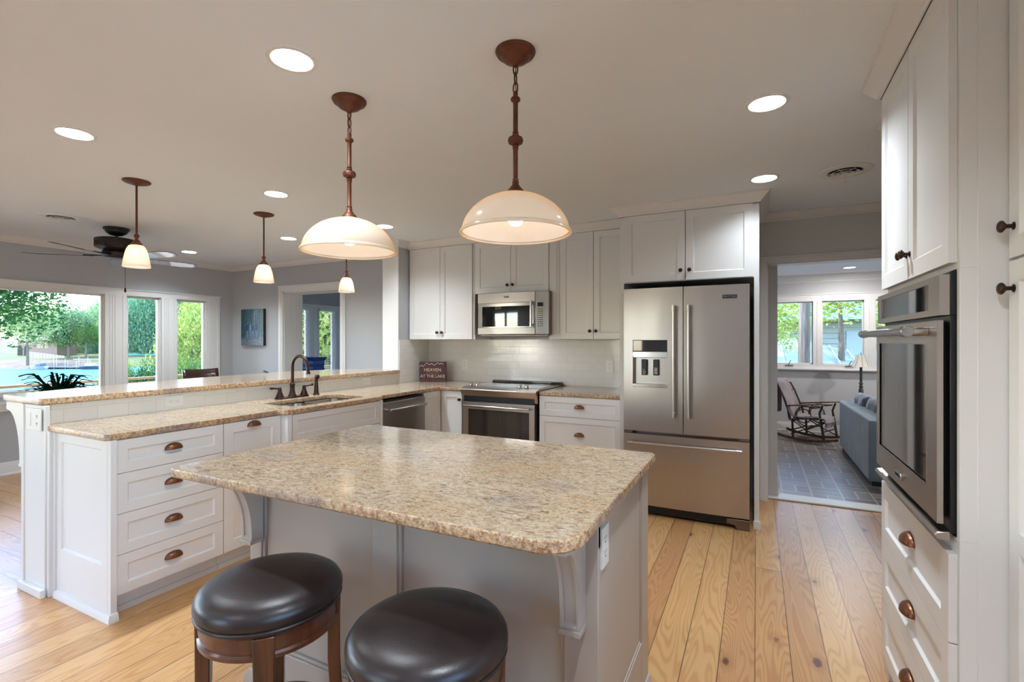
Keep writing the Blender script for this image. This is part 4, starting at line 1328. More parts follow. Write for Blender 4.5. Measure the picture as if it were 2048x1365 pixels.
# ---------------------------------------------------------------- island
t = thing('kitchen_island', 'taupe-gray painted island base with recessed panels and curved brackets', 'kitchen island', (0, 0, 0))
X0, X1, Y0, Y1, ZI = -1.83, -0.385, 1.30, 1.985, 0.884
mb = MB().box(X0 + 0.02, Y0 + 0.02, 0, X1 - 0.016, Y1 - 0.015, ZI)
mb.obj('cabinet_body', M['island'], t, 0.001)
mb = MB()
for a, b in ((X0, -1.765), (-1.187, -1.082), (-0.485, X1)):
    mb.box(a, Y0, 0, b, Y0 + 0.02, ZI)
mb.box(X0, Y0 + 0.0005, 0.0, X1, Y0 + 0.02, 0.16).box(X0, Y0 + 0.0005, 0.80, X1, Y0 + 0.02, ZI)
def inner(mb, a, b, z0, z1, y):
    w = 0.012
    for p in ((a, z0, a + w, z1), (b - w, z0, b, z1), (a, z0, b, z0 + w), (a, z1 - w, b, z1)):
        mb.box(p[0], y, p[1], p[2], y + 0.012, p[3])
inner(mb, -1.765, -1.187, 0.16, 0.80, Y0 + 0.008)
inner(mb, -1.082, -0.485, 0.16, 0.80, Y0 + 0.008)
mb.obj('front_frame', M['island'], t, 0.002)
mb = MB()
mb.box(X1 - 0.016, Y0 + 0.001, 0, X1 - 0.006, Y1, ZI)
mb.box(X1 - 0.012, 1.865, 0, X1, Y1, ZI).box(X1 - 0.012, Y0 + 0.001, 0, X1, 1.865, 0.235).box(X1 - 0.010, 1.853, 0.24, X1 - 0.003, 1.865, ZI).box(X1 - 0.010, Y0 + 0.001, 0.235, X1 - 0.003, 1.86, 0.247)
mb.obj('side_panel', M['island'], t, 0.002)
MB().box(X0 + 0.0005, Y0 + 0.002, 0, X0 + 0.02, Y1, ZI).obj('side_panel', M['island'], t, 0.002)
MB().sweep([(X0, Y1), (X0, Y0), (X1, Y0), (X1, Y1)], [(0, 0), (0, 0.05), (0.006, 0.047), (0.016, 0.02), (0.018, 0)][::-1]).obj('shoe_moulding', M['island'], t)
def bracket(name, x0, x1, y_wall, dep, z1, h, m, parent, sgn=1, along='y'):
    """curved corbel hanging under a top: profile (distance from wall, z)"""
    pts = [(0, z1), (dep, z1), (dep, z1 - 0.035), (dep - 0.012, z1 - 0.05)]
    for k in range(11):
        a = R(90 - 9 * k)
        pts.append((0.045 + (dep - 0.068) * (1 - math.sin(R(9 * k)) ** 1.0) , z1 - 0.05 - (h - 0.085) * (1 - math.cos(R(9 * k))) ))
    pts += [(0.045, z1 - h + 0.03), (0.052, z1 - h + 0.022), (0.052, z1 - h), (0, z1 - h)]
    rim = [(y_wall - sgn * a, b) for a, b in pts]
    if sgn > 0:
        rim = rim[::-1]
    mb = MB().prism(rim, x0 + 0.008, x1 - 0.008, 0)
    w = 0.011
    inn = [(a, b) for a, b in pts[3:-4]]
    for xa, xb in ((x0, x0 + w), (x1 - w, x1)):
        mb.prism([(y_wall - sgn * (a + (0.006 if 2 < i < len(pts) - 3 else 0.0)), b) for i, (a, b) in enumerate(pts)][::(-1 if sgn > 0 else 1)], xa, xb, 0)
    mb.box(x0 - 0.0015, y_wall - sgn * dep - sgn * 0.004, z1 - 0.045, x1 + 0.0015, y_wall - sgn * dep + sgn * 0.0, z1 - 0.035)
    mb.box(x0 - 0.0015, y_wall - sgn * 0.058, z1 - h - 0.001, x1 + 0.0015, y_wall - sgn * 0.0005, z1 - h + 0.014)
    return mb.obj(name, m, parent, 0.0012, ang=30)
bracket('bracket', -0.478, -0.420, Y0, 0.165, ZI, 0.305, M['island'], t)
bracket('bracket', -1.808, -1.750, Y0, 0.165, ZI, 0.305, M['island'], t)
c_ = box(X1 - 0.0120, 1.338, 0.728, X1 + 0.0005, 1.404, 0.842).obj('outlet_plate', M['plate'], t, 0.001)
mb = MB()
for k in (-1, 1):
    cz = 0.785 + k * 0.02
    mb.box(X1 + 0.0005, 1.36, cz + 0.002, X1 + 0.001, 1.362, cz + 0.010).box(X1 + 0.0005, 1.376, cz + 0.002, X1 + 0.001, 1.378, cz + 0.010).box(X1 + 0.0005, 1.367, cz - 0.010, X1 + 0.001, 1.372, cz - 0.005)
mb.obj('socket', M['slot'], c_)
def rpoly(x0, y0, x1, y1, r):
    rs = r
    out = []
    for cx, cy, a, q in ((x1 - rs[1], y0 + rs[1], -90, rs[1]), (x1 - rs[2], y1 - rs[2], 0, rs[2]), (x0 + rs[3], y1 - rs[3], 90, rs[3]), (x0 + rs[0], y0 + rs[0], 180, rs[0])):
        out += arc(cx, cy, q, a, a + 90, 8)
    return out
mb = slab(MB(), rpoly(-1.885, 1.018, -0.362, 2.042, (0.03, 0.10, 0.03, 0.03)), [], ZI, 0.916, 0.006)
tag(mb.obj('countertop', [M['granite'], M['granite_edge']]), 'large beige speckled granite top of the kitchen island', 'countertop')

# stools
def make_stool(label, loc, rz):
    t = thing('bar_stool', label, 'bar stool', loc, rz, 'bar stools at the island')
    pr = [(0.0, 0.607), (0.188, 0.607), (0.196, 0.612), (0.200, 0.625), (0.199, 0.640), (0.190, 0.655), (0.172, 0.667), (0.14, 0.675), (0.09, 0.680), (0.04, 0.682), (0.0, 0.682)]
    MB().lathe(pr, 64).obj('seat_cushion', M['leather'], t, ang=80)
    mb = MB()
    mb.tube([(0.193 * math.cos(a), 0.193 * math.sin(a), 0.606) for a in [2 * PI * k / 64 for k in range(64)]], 0.006, 8, closed=True)
    mb.obj('piping', M['leather'], t, ang=80)
    ap = [(0.165, 0.60), (0.187, 0.60), (0.190, 0.596), (0.186, 0.59), (0.183, 0.585), (0.186, 0.565), (0.182, 0.548), (0.188, 0.543), (0.188, 0.533), (0.183, 0.53), (0.165, 0.53), (0.165, 0.60)]
    MB().lathe(ap, 64).obj('apron', M['stoolwood'], t, ang=40)
    for k in range(4):
        a = PI / 2 * k
        m = Matrix.Rotation(a, 4, 'Z')
        vs, fs = [], []
        secs = [(0.594, 0.193, 0.028, 0.018), (0.53, 0.192, 0.0265, 0.018), (0.40, 0.192, 0.0235, 0.018), (0.20, 0.205, 0.021, 0.018), (0.0, 0.235, 0.019, 0.018)]
        for z, r, hw, d in secs:
            vs += [(r, -hw, z), (r, hw, z), (r - 2 * d, hw * 0.9, z), (r - 2 * d, -hw * 0.9, z)]
        for i in range(len(secs) - 1):
            for q in range(4):
                fs.append((i * 4 + q, i * 4 + (q + 1) % 4, i * 4 + 4 + (q + 1) % 4, i * 4 + 4 + q))
        fs += [(3, 2, 1, 0), tuple(range((len(secs) - 1) * 4, len(secs) * 4))]
        MB().add(vs, [f[::-1] for f in fs], m).obj('leg', M['stoolwood'], t, 0.003)
    for k in range(4):
        a0 = PI / 2 * k
        pts = []
        n = 10
        for i in range(n + 1):
            a = a0 + PI / 2 * i / n
            r = 0.180
            pts.append((r * math.cos(a), r * math.sin(a)))
        mb = MB()
        vs, fs = [], []
        for x, y in pts:
            L = math.hypot(x, y)
            for rr_, z in ((0.0, 0.19), (0.0, 0.235), (-0.03, 0.235), (-0.03, 0.19)):
                vs.append((x * (L + rr_) / L, y * (L + rr_) / L, z))
        for i in range(n):
            for q in range(4):
                fs.append((i * 4 + q, i * 4 + 4 + q, i * 4 + 4 + (q + 1) % 4, i * 4 + (q + 1) % 4))
        mb.add(vs, fs)
        mb.obj('footrest', M['stoolwood'], t, 0.002)
    return t
make_stool('backless dark leather bar stool whose legs show, standing before the white drawers', (-1.29, 0.985, 0), R(-43))
s2 = dup([o for o in bpy.data.objects if o.name == 'bar_stool'][0], (-0.735, 1.005, 0), R(-62), 'backless dark leather bar stool before the island middle, its legs below the frame')
# ---------------------------------------------------------------- ceiling lights and fixtures
def can(i, x, y, label, f=1.0):
    t = thing('recessed_light', label, 'ceiling light', (x, y, ZC), 0, 'recessed ceiling lights')
    MB().lathe([(0.094, 0.0), (0.092, -0.004), (0.076, -0.005), (0.071, 0.0), (0.067, 0.035), (0.066, 0.065), (0.0775, 0.065), (0.0775, 0.0), (0.094, 0.0)], 40).obj('trim_ring', M['plate'], t, ang=40)
    MB().lathe([(0.0, 0.058), (0.0665, 0.058), (0.0665, 0.063), (0.0, 0.063)], 32).obj('lens', M['canlit'], t)
    l = bpy.data.lights.new('downlight_lamp', 'AREA')
    l.shape = 'DISK'
    l.size = 0.115
    l.energy = CAN_WATTS * f
    l.color = (0.80, 0.91, 1.0)
    l.spread = R(150)
    o = bpy.data.objects.new('downlight_lamp', l)
    COL.objects.link(o)
    o.parent = t
    o.location = (0, 0, 0.055)
    return t
CL = ['large recessed downlight in front of both dome pendants', 'recessed downlight over the open end of the peninsula', 'recessed downlight above the bar between the first two small pendants',
      'recessed downlight nearest the oven tower', 'recessed downlight in front of the refrigerator beside the ceiling diffuser', 'small recessed downlight beside the ceiling fan blades', 'small recessed downlight behind the second small pendant',
      'small recessed downlight close to the left corner of the wall cabinets']
for i, (x, y) in enumerate(CANS):
    if i < 8:
        can(i, x, y, CL[i], (0.6, 1.0, 1.0, 1.0, 0.4, 1.2, 1.2, 1.0)[i])
    else:
        can(i, x, y, 'recessed downlight in the ceiling behind the camera', 0.45 if i in (10, 11) else 1.0)

def chain(mb, x, y, z0, z1, n=3, r=0.0028, w=0.009):
    h = (z0 - z1) / n
    for k in range(n):
        zc = z0 - h * (k + 0.5)
        pts = []
        for q in range(16):
            a = 2 * PI * q / 16
            u, v = w * math.cos(a), (h * 0.62) * math.sin(a)
            pts.append((x + (u if k % 2 == 0 else 0), y + (0 if k % 2 == 0 else u), zc + v))
        mb.tube(pts, r, 6, closed=True)
def dome_pendant(label, loc):
    t = thing('pendant_lamp', label, 'pendant lamp', loc, 0, 'dome pendants over the island')
    z = -ZC
    MB().lathe([(0.074, 0.0), (0.075, -0.005), (0.071, -0.008), (0.070, -0.014), (0.056, -0.019), (0.053, -0.022), (0.046, -0.034), (0.026, -0.045), (0.014, -0.05), (0.010, -0.056), (0.0, -0.056)][::1], 36).obj('canopy', M['lampbronze'], t, ang=50)
    mb = MB()
    chain(mb, 0, 0, -0.048, -0.155, 3)
    mb.tube([(0.003, 0, -0.05), (-0.004, 0.002, -0.10), (0.004, -0.002, -0.155)], 0.0018, 6)
    mb.obj('chain', M['lampbronze'], t)
    pr = [(0.0, -0.150), (0.009, -0.152), (0.009, -0.168), (0.013, -0.171), (0.018, -0.176), (0.018, -0.184), (0.011, -0.189), (0.009, -0.195), (0.009, -0.300), (0.012, -0.303), (0.009, -0.307), (0.013, -0.312), (0.011, -0.318),
          (0.026, -0.323), (0.029, -0.333), (0.026, -0.343), (0.011, -0.348), (0.013, -0.354), (0.009, -0.359), (0.012, -0.363), (0.009, -0.368), (0.009, -0.475), (0.012, -0.478), (0.010, -0.484), (0.013, -0.488), (0.012, -0.496),
          (0.022, -0.510), (0.030, -0.518), (0.035, -0.527), (0.035, -0.533), (0.0, -0.535)]
    MB().lathe(pr, 24).obj('stem', M['lampbronze'], t, ang=50)
    ou = []
    for k in range(15):
        a = R(10 + 75 * k / 14)
        ou.append((0.202 * math.sin(a), -0.530 + (-0.142) * (1 - math.cos(a)) / (1 - math.cos(R(85)))))
    ou[0] = (0.034, -0.529)
    ou += [(0.203, -0.668), (0.208, -0.675), (0.209, -0.681), (0.205, -0.683)]
    inn = [(r - 0.004, zz - 0.0005) for r, zz in ou[-2::-1]]
    MB().lathe(ou + [(0.200, -0.681)] + inn[1:], 72).obj('glass_shade', M['shade'], t, ang=60)
    MB().lathe([(0.0, -0.652), (0.016, -0.649), (0.026, -0.638), (0.030, -0.624), (0.026, -0.606), (0.016, -0.590), (0.014, -0.570), (0.014, -0.545)], 24).obj('bulb', M['bulb'], t, ang=80)
    return t
M['bulb'].node_tree.nodes['Principled BSDF'].inputs['Emission Strength'].default_value = PENDANT_WATTS * 4
dome_pendant('bronze chain pendant with large amber glass dome, the nearer larger one of the pair', (-0.803, 1.640, ZC))
dup([o for o in bpy.data.objects if o.name == 'pendant_lamp'][0], (-1.632, 1.640, ZC), None, 'bronze chain pendant with amber glass dome over the island end facing the sink')

def mini(label, y):
    t = thing('mini_pendant', label, 'pendant lamp', (-3.745, y, ZC), 0, 'small bell pendants over the raised bar')
    MB().lathe([(0.080, 0.0), (0.081, -0.005), (0.072, -0.012), (0.066, -0.014), (0.035, -0.024), (0.012, -0.029), (0.0, -0.03)], 32).obj('canopy', M['lampbronze'], t, ang=50)
    MB().lathe([(0.0, -0.028), (0.0065, -0.028), (0.0065, -0.355), (0.008, -0.357), (0.015, -0.365), (0.016, -0.375), (0.008, -0.388), (0.009, -0.392), (0.018, -0.402), (0.024, -0.415), (0.034, -0.423), (0.035, -0.435), (0.0, -0.436)], 20).obj('stem', M['lampbronze'], t, ang=50)
    ou = [(0.033, -0.433), (0.045, -0.440), (0.056, -0.460), (0.065, -0.490), (0.072, -0.525), (0.077, -0.560), (0.080, -0.580), (0.078, -0.582)]
    MB().lathe(ou + [(r - 0.004, z) for r, z in ou[-2::-1]], 40).obj('glass_shade', M['shade'], t, ang=60)
    MB().lathe([(0.0, -0.545), (0.014, -0.542), (0.024, -0.530), (0.027, -0.515), (0.024, -0.500), (0.014, -0.485), (0.012, -0.45)], 20).obj('bulb', M['bulb_small'], t, ang=80)
    return t
M['bulb_small'] = glow('lit_small_bulb', (1, 0.93, 0.84, 1), MINI_WATTS * 7)
mini('small bronze bell-glass pendant hanging in front of the ceiling fan', 1.83)
m0 = [o for o in bpy.data.objects if o.name == 'mini_pendant'][0]
dup(m0, (-3.745, 2.785, ZC), None, 'small bronze bell-glass pendant in the middle of the row over the bar')
dup(m0, (-3.745, 3.725, ZC), None, 'small bell-glass pendant seen below the left dome, before the cased opening')

# ceiling fan
t = thing('ceiling_fan', 'dark five-blade ceiling fan in front of the lake windows', 'ceiling fan', (-5.485, 2.51, ZC))
MB().lathe([(0.100, 0.0), (0.104, -0.010), (0.098, -0.022), (0.088, -0.026), (0.088, -0.034), (0.075, -0.052), (0.050, -0.068), (0.022, -0.074), (0.0, -0.075)], 32).obj('canopy', M['fan_dark'], t, ang=40)
MB().lathe([(0.0, -0.07), (0.016, -0.07), (0.016, -0.095), (0.035, -0.098), (0.14, -0.104), (0.165, -0.112), (0.168, -0.12), (0.168, -0.185), (0.160, -0.195), (0.14, -0.205), (0.10, -0.215), (0.105, -0.225), (0.115, -0.24), (0.110, -0.27), (0.09, -0.292), (0.06, -0.298), (0.0, -0.30)], 40).obj('motor_housing', M['fan_dark'], t, ang=35)
for k in range(5):
    m = Matrix.Rotation(R(-60.5 + 72 * k), 4, 'Z') @ Matrix.Translation((0, 0, -0.275)) @ Matrix.Rotation(R(-11), 4, 'X')
    out = [(0.17, -0.050), (0.30, -0.060), (0.58, -0.070), (0.68, -0.052), (0.71, 0.0), (0.68, 0.052), (0.58, 0.070), (0.30, 0.060), (0.17, 0.050)]
    b = MB().prism(out, -0.003, 0.003, 2, m).obj('blade', M['fan_blade'], t, 0.001)
    MB().prism([(0.08, -0.02), (0.15, -0.03), (0.24, -0.035), (0.26, 0.0), (0.24, 0.035), (0.15, 0.03), (0.08, 0.02)], 0.004, 0.012, 2, m).obj('blade_iron', M['fan_dark'], b, 0.002)
mb = MB().tube([(0.09, 0.03, -0.27), (0.09, 0.03, -0.58)], 0.0018, 6)
mb.lathe([(0.0, -0.57), (0.005, -0.575), (0.008, -0.59), (0.008, -0.61), (0.0, -0.618)], 12, c=(0.09, 0.03, 0))
mb.obj('pull_chain', M['bronze'], t)
text('Hunter', 0.024, (0.02, -0.1686, -0.15), FRONT, M['lampbronze'], t)

for x, y, lb in ((-5.409, 2.062, 'round white ceiling air diffuser beside the ceiling fan'), (0.504, 3.724, 'round white ceiling air diffuser above the doorway')):
    t = thing('ceiling_vent', lb, 'air vent', (x, y, ZC))
    MB().lathe([(0.150, 0.0), (0.149, -0.004), (0.115, -0.012), (0.098, -0.010), (0.093, 0.0), (0.093, -0.002)], 36, cap=False).obj('outer_ring', M['plate'], t, ang=40)
    MB().lathe([(0.0, -0.004), (0.092, -0.004), (0.092, -0.001), (0.0, -0.001)], 30).obj('throat', M['dark_gap'], t)
    mb = MB()
    for r0, r1, z in ((0.080, 0.062, -0.014), (0.052, 0.034, -0.018)):
        mb.lathe([(r0, z - 0.003), (r0, z), (r1, z + 0.008), (r1, z + 0.005), (r0, z - 0.003)], 30)
    mb.lathe([(0.0, -0.022), (0.022, -0.02), (0.022, -0.016), (0.0, -0.014)], 20)
    for a in (0, 60, 120):
        mb.box(-0.09, -0.002, -0.013, 0.09, 0.002, -0.009, Matrix.Rotation(R(a), 4, 'Z'))
    mb.obj('cone', M['plate'], t, ang=40)
    mb = MB().tube([(0, 0, -0.02), (0, 0, -0.075)], 0.0018, 6).tube([(-0.018, 0, -0.075), (0.018, 0, -0.075)], 0.002, 6)
    mb.obj('lever', M['plate'], t)
# ---------------------------------------------------------------- living room
bracket('bar_bracket', -0.0, 0.0, 0, 0.1, 1.0, 0.3, M['trimw'], None)
bpy.data.objects.remove([o for o in bpy.data.objects if o.name == 'bar_bracket'][0])
def bar_corbel(y, label):
    b = bracket('bar_bracket', -0.03, 0.03, 0, 0.22, 1.024, 0.36, M['trimw'], None)
    b.rotation_euler = (0, 0, -P90)
    b.location = (-3.665, y, 0)
    return tag(b, label, 'bracket', 'white brackets under the bar overhang')
bar_corbel(1.262, 'white curved bracket under the open end of the raised bar')

def chair(label, loc, rz):
    t = thing('dining_chair', label, 'chair', loc, rz, 'dining chairs by the lake windows')
    MB().prism([(-0.21, -0.20), (0.23, -0.22), (0.23, 0.22), (-0.21, 0.20)], 0.44, 0.47, 2).obj('seat', M['chairwood'], t, 0.01)
    n = 10
    vs, fs = [], []
    for i in range(n + 1):
        y = -0.205 + 0.41 * i / n
        bow_ = 0.03 * (1 - (y / 0.205) ** 2)
        for j in range(7):
            z = 0.56 + 0.45 * j / 6
            x = -0.215 - 0.10 * (j / 6) ** 1.3 - bow_
            vs.append((x, y, z + (0.012 * (y / 0.205) ** 2 if j == 6 else 0)))
    for i in range(n):
        for j in range(6):
            k = i * 7 + j
            fs.append((k, k + 1, k + 8, k + 7))
    o = MB().add(vs, fs).obj('backrest', M['chairwood'], t, ang=60)
    sd = o.modifiers.new('thick', 'SOLIDIFY')
    sd.thickness = 0.018
    for sy in (-1, 1):
        MB().tube([(-0.27, sy * 0.2, 0.0), (-0.215, sy * 0.2, 0.45), (-0.235, sy * 0.2, 0.70)], [0.016, 0.019, 0.015], 8).obj('leg', M['chairwood'], t)
        MB().tube([(0.21, sy * 0.2, 0.0), (0.20, sy * 0.2, 0.44)], [0.014, 0.019], 8).obj('leg', M['chairwood'], t)
    return t
chair('dark wooden dining chair with a wide curved back in front of the right window', (-5.93, 3.70, 0), R(-10))
c0 = [o for o in bpy.data.objects if o.name == 'dining_chair'][0]
dup(c0, (-5.22, 3.52, 0), R(-122), 'dark chair of which only the top corner shows above the bar')

t = thing('plant_stand', 'small dark round stand under the spiky houseplant', 'plant stand', (-5.8, 2.2, 0))
MB().lathe([(0.0, 0.70), (0.19, 0.70), (0.19, 0.72), (0.0, 0.72)], 28).obj('top', M['chairwood'], t, ang=40)
MB().lathe([(0.14, 0.0), (0.13, 0.02), (0.025, 0.05), (0.02, 0.70)], 16).obj('pedestal', M['chairwood'], t, ang=40)
t = thing('potted_plant', 'dark spiky-leaved houseplant silhouetted against the lake window', 'plant', (-5.8, 2.2, 0.72))
MB().lathe([(0.0, 0.0), (0.07, 0.0), (0.095, 0.14), (0.10, 0.15), (0.085, 0.15), (0.08, 0.13), (0.0, 0.13)], 24).obj('pot', plain('dark_pot', rgb(40, 44, 48), 0.4, vary=0.1), t, ang=40)
rnd = random.Random(4)
mb = MB()
for k in range(70):
    a = rnd.uniform(0, 2 * PI)
    L = rnd.uniform(0.14, 0.25)
    up_ = rnd.uniform(0.08, 0.26)
    pts = []
    w = []
    for i in range(6):
        s_ = i / 5
        r = 0.03 + L * s_
        z = 0.12 + up_ * math.sin(s_ * PI * 0.62) * 1.0 - 0.03 * s_ * s_
        z += (0.008 if i % 2 else -0.004)
        pts.append((r * math.cos(a + 0.12 * math.sin(s_ * 4 + k)), r * math.sin(a + 0.12 * math.sin(s_ * 4 + k)), z))
        w.append(0.0135 * (0.7 + 0.5 * (i % 2)) * (1 - 0.55 * s_))
    mb.tube(pts, w, 5, flat=0.35)
mb.obj('leaves', M['leaf_house'], t)

# canvas print
t = thing('canvas_picture', 'dark blue-green canvas photo of a group standing in woods', 'picture', (-6.38, 4.6, 1.563))
MB().box(-0.24, -0.04, -0.258, 0.24, 0, 0.258).obj('canvas', M['black'], t, 0.002)
def woods():
    q = NT('printed_woods')
    o = q.obj()
    X, Y, Z = q.sep(o)
    tr = q.noise(q.map(o, (26, 1, 1.6)), 1.2, 4, 0.7)
    sp = q.noise(o, 46, 4, 0.8)
    c = q.ramp(q.m_('MULTIPLY_ADD', tr, 0.55, q.m_('MULTIPLY', sp, 0.45)), [(0.38, rgb(16, 34, 40)), (0.5, rgb(30, 66, 76)), (0.58, rgb(62, 116, 134)), (0.68, rgb(130, 178, 200))])
    g = q.ramp(sp, [(0.35, rgb(58, 70, 82)), (0.65, rgb(120, 136, 152))])
    f = q.ramp(q.m_('ADD', q.m_('MULTIPLY', Z, -4), q.m_('MULTIPLY', sp, 0.3)), [(0.66, (0, 0, 0)), (0.9, (1, 1, 1))])
    q.set(col=q.mix(f, c, g), rough=0.45)
    return q.m
MB().box(-0.237, -0.0412, -0.255, 0.237, -0.040, 0.255).obj('print', woods(), t)
pm = [plain('print_navy', rgb(26, 62, 96), 0.5), plain('print_pale', rgb(104, 126, 152), 0.5), plain('print_skin', rgb(120, 112, 116), 0.5)]
mb = MB()
for x, h, top in ((-0.10, 0.20, 0), (-0.035, 0.205, 1), (0.02, 0.19, 0), (0.09, 0.205, 0)):
    zb = -0.155
    mb.cur = 1
    mb.prism([(x - 0.013, zb), (x - 0.004, zb), (x, zb + 0.09), (x + 0.004, zb), (x + 0.013, zb), (x + 0.016, zb + 0.11), (x - 0.016, zb + 0.11)], -0.0422, -0.0412, 1)
    mb.cur = top
    mb.prism([(x - 0.017, zb + 0.105), (x + 0.017, zb + 0.105), (x + 0.027, zb + 0.14), (x + 0.017, zb + h - 0.008), (x - 0.017, zb + h - 0.008), (x - 0.027, zb + 0.14)], -0.0424, -0.0412, 1)
    mb.cur = 2
    mb.prism([(x + 0.009 * math.cos(a), zb + h + 0.008 + 0.013 * math.sin(a)) for a in [2 * PI * q / 10 for q in range(10)]], -0.0424, -0.0412, 1)
mb.obj('printed_group', pm, t)

# sunroom: blue cabinet and blinds
t = thing('blue_cabinet', 'bright blue cabinet with a moulded overhanging top seen through the cased opening', 'cabinet', (-6.52, 5.75, 0))
MB().box(-0.30, -0.22, 0.05, 0.26, -0.05, 0.90).obj('body', M['navy'], t, 0.004)
MB().sweep([(-0.30, -0.05), (-0.30, -0.22), (0.26, -0.22), (0.26, -0.05)], [(0, 0.90), (0.05, 0.90), (0.055, 0.93), (0.04, 0.96), (0.055, 1.0), (0.05, 1.05), (0.075, 1.07), (0.10, 1.095), (0.11, 1.115), (0, 1.115)][::-1]).obj('cornice', M['navy'], t)
MB().box(-0.30, -0.22, 0.90, 0.26, -0.05, 1.114).obj('top', M['navy'], t)
MB().box(-0.32, -0.24, 0, 0.28, -0.04, 0.06).obj('plinth', M['navy'], t, 0.004)
blm = plain('blind_white', rgb(226, 228, 232), 0.5)
for i, (a, b) in enumerate(OPEN[5:8]):
    mb = MB()
    z = 0.86
    while z < 1.90:
        mb.box(-0.020, a - 0.02, z, 0.020, b + 0.02, z + 0.0025, Matrix.Translation((WL + 0.045, 0, 0)))
        z += 0.031
    mb.box(WL + 0.028, a - 0.02, 1.90, WL + 0.07, b + 0.02, 1.935).box(WL + 0.032, a - 0.02, 0.845, WL + 0.058, b + 0.02, 0.857)
    for y in (a + 0.05, b - 0.05):
        mb.box(WL + 0.0445, y, 0.85, WL + 0.0455, y + 0.004, 1.92)
    tag(mb.obj('window_blind', blm, None), ('white slatted blind on the left sunroom window', 'white slatted blind on the narrow middle sunroom window', 'white slatted blind on the right sunroom window mostly behind the wall')[i], 'window blind', 'sunroom blinds')
# ---------------------------------------------------------------- far sitting room
t = thing('recessed_light', 'recessed downlight in the ceiling of the far sitting room', 'ceiling light', (1.12, 7.9, 2.36))
MB().lathe([(0.094, 0.0), (0.090, -0.006), (0.066, -0.006), (0.066, -0.002), (0.094, 0.0)], 30).obj('trim_ring', M['plate'], t)
MB().lathe([(0.0, -0.005), (0.066, -0.005), (0.066, -0.003), (0.0, -0.003)], 24).obj('lens', M['canlit'], t)
for x, y in ((1.12, 7.9), (2.9, 6.4)):  # the second has no fixture, added to brighten the room
    l = bpy.data.lights.new('far_room_can_and_fill', 'AREA')
    l.shape = 'DISK'
    l.size = 0.12
    l.energy = 11 if y > 7 else 26
    l.color = (1.0, 0.97, 0.94)
    o = bpy.data.objects.new('far_room_can_and_fill', l)
    COL.objects.link(o)
    o.location = (x, y, 2.345)

# sofa, back toward the kitchen
t = thing('sofa', 'blue-gray velvet sofa seen from behind through the doorway', 'sofa', (0.95, 5.65, 0))
MB().prism([(0.0, 0.04), (0.22, 0.04), (0.22, 0.60), (0.20, 0.615), (0.0, 0.615)], 0.0, 1.81, 1).obj('backrest', M['sofa'], t, 0.018, seg=3)
MB().box(0.006, -0.006, 0.06, 0.92, 0.17, 0.60).obj('arm', M['sofa'], t, 0.02, seg=3)
MB().box(0.22, 1.64, 0.06, 0.92, 1.81, 0.52).obj('arm', M['sofa'], t, 0.03, seg=3)
MB().box(0.20, 0.17, 0.08, 0.86, 1.64, 0.30).obj('base', M['sofa'], t, 0.01)
for y in (0.18, 0.67, 1.16):
    MB().box(0.24, y, 0.30, 0.90, y + 0.47, 0.44).obj('seat_cushion', M['sofa'], t, 0.04, seg=3)
for x, y in ((0.03, 0.02), (0.80, 0.02), (0.03, 1.72), (0.80, 1.72)):
    MB().box(x, y, 0, x + 0.08, y + 0.07, 0.06).obj('foot', M['black'], t)
def puff(name, w, h, d, m, seed=0, wr=0.012, label=None, cat=None, loc=(0, 0, 0), rot=(0, 0, 0), parent=None, group=None):
    n = 20
    rg = random.Random(seed)
    ph = [rg.uniform(0, 6) for _ in range(6)]
    vs, fs = [], []
    for side in (1, -1):
        for i in range(n + 1):
            for j in range(n + 1):
                u, v = 2 * i / n - 1, 2 * j / n - 1
                e = max(0, (1 - u ** 4)) ** 0.3 * max(0, (1 - v ** 4)) ** 0.3
                z = side * d / 2 * e + wr * e * (math.sin(5 * u + 4 * v + ph[0]) + math.sin(9 * v - 3 * u + ph[1]) * 0.6 + math.sin(14 * u + ph[2]) * 0.3)
                k = 1 - 0.05 * (abs(u * v))
                vs.append((u * w / 2 * k, z, v * h / 2 * k))
    N = (n + 1) ** 2
    for s_ in (0, 1):
        for i in range(n):
            for j in range(n):
                k = s_ * N + i * (n + 1) + j
                f = (k, k + 1, k + n + 2, k + n + 1)
                fs.append(f if s_ == 0 else f[::-1])
    o = MB().add(vs, fs).obj(name, m, parent, ang=80)
    o.location, o.rotation_euler = loc, rot
    return tag(o, label, cat, group)
for k, (y, sd) in enumerate(((6.05, 1), (6.55, 5), (7.10, 9))):
    puff('back_cushion', 0.60, 0.46, 0.17, M['cushion'], sd, 0.007, ('crushed gray velvet cushion nearest the oven on the sofa', 'crushed gray velvet cushion in the middle of the sofa', 'crushed gray velvet cushion at the far end of the sofa')[k], 'cushion', (1.24 - 0.03 * k, y, 0.515), (R(-8), R(0), R(90)), None, 'velvet cushions along the sofa back')
def pat():
    q = NT('black_white_print')
    f = q.noise(q.obj(), 26, 2, 0.6, 1.5)
    q.set(col=q.ramp(f, [(0.49, rgb(18, 18, 20)), (0.53, rgb(214, 212, 208))]), rough=0.9)
    return q.m
puff('throw_pillow', 0.34, 0.34, 0.12, pat(), 3, 0.006, 'black and white patterned pillow on the sofa', 'pillow', (1.72, 7.28, 0.55), (R(-20), 0, R(60)))

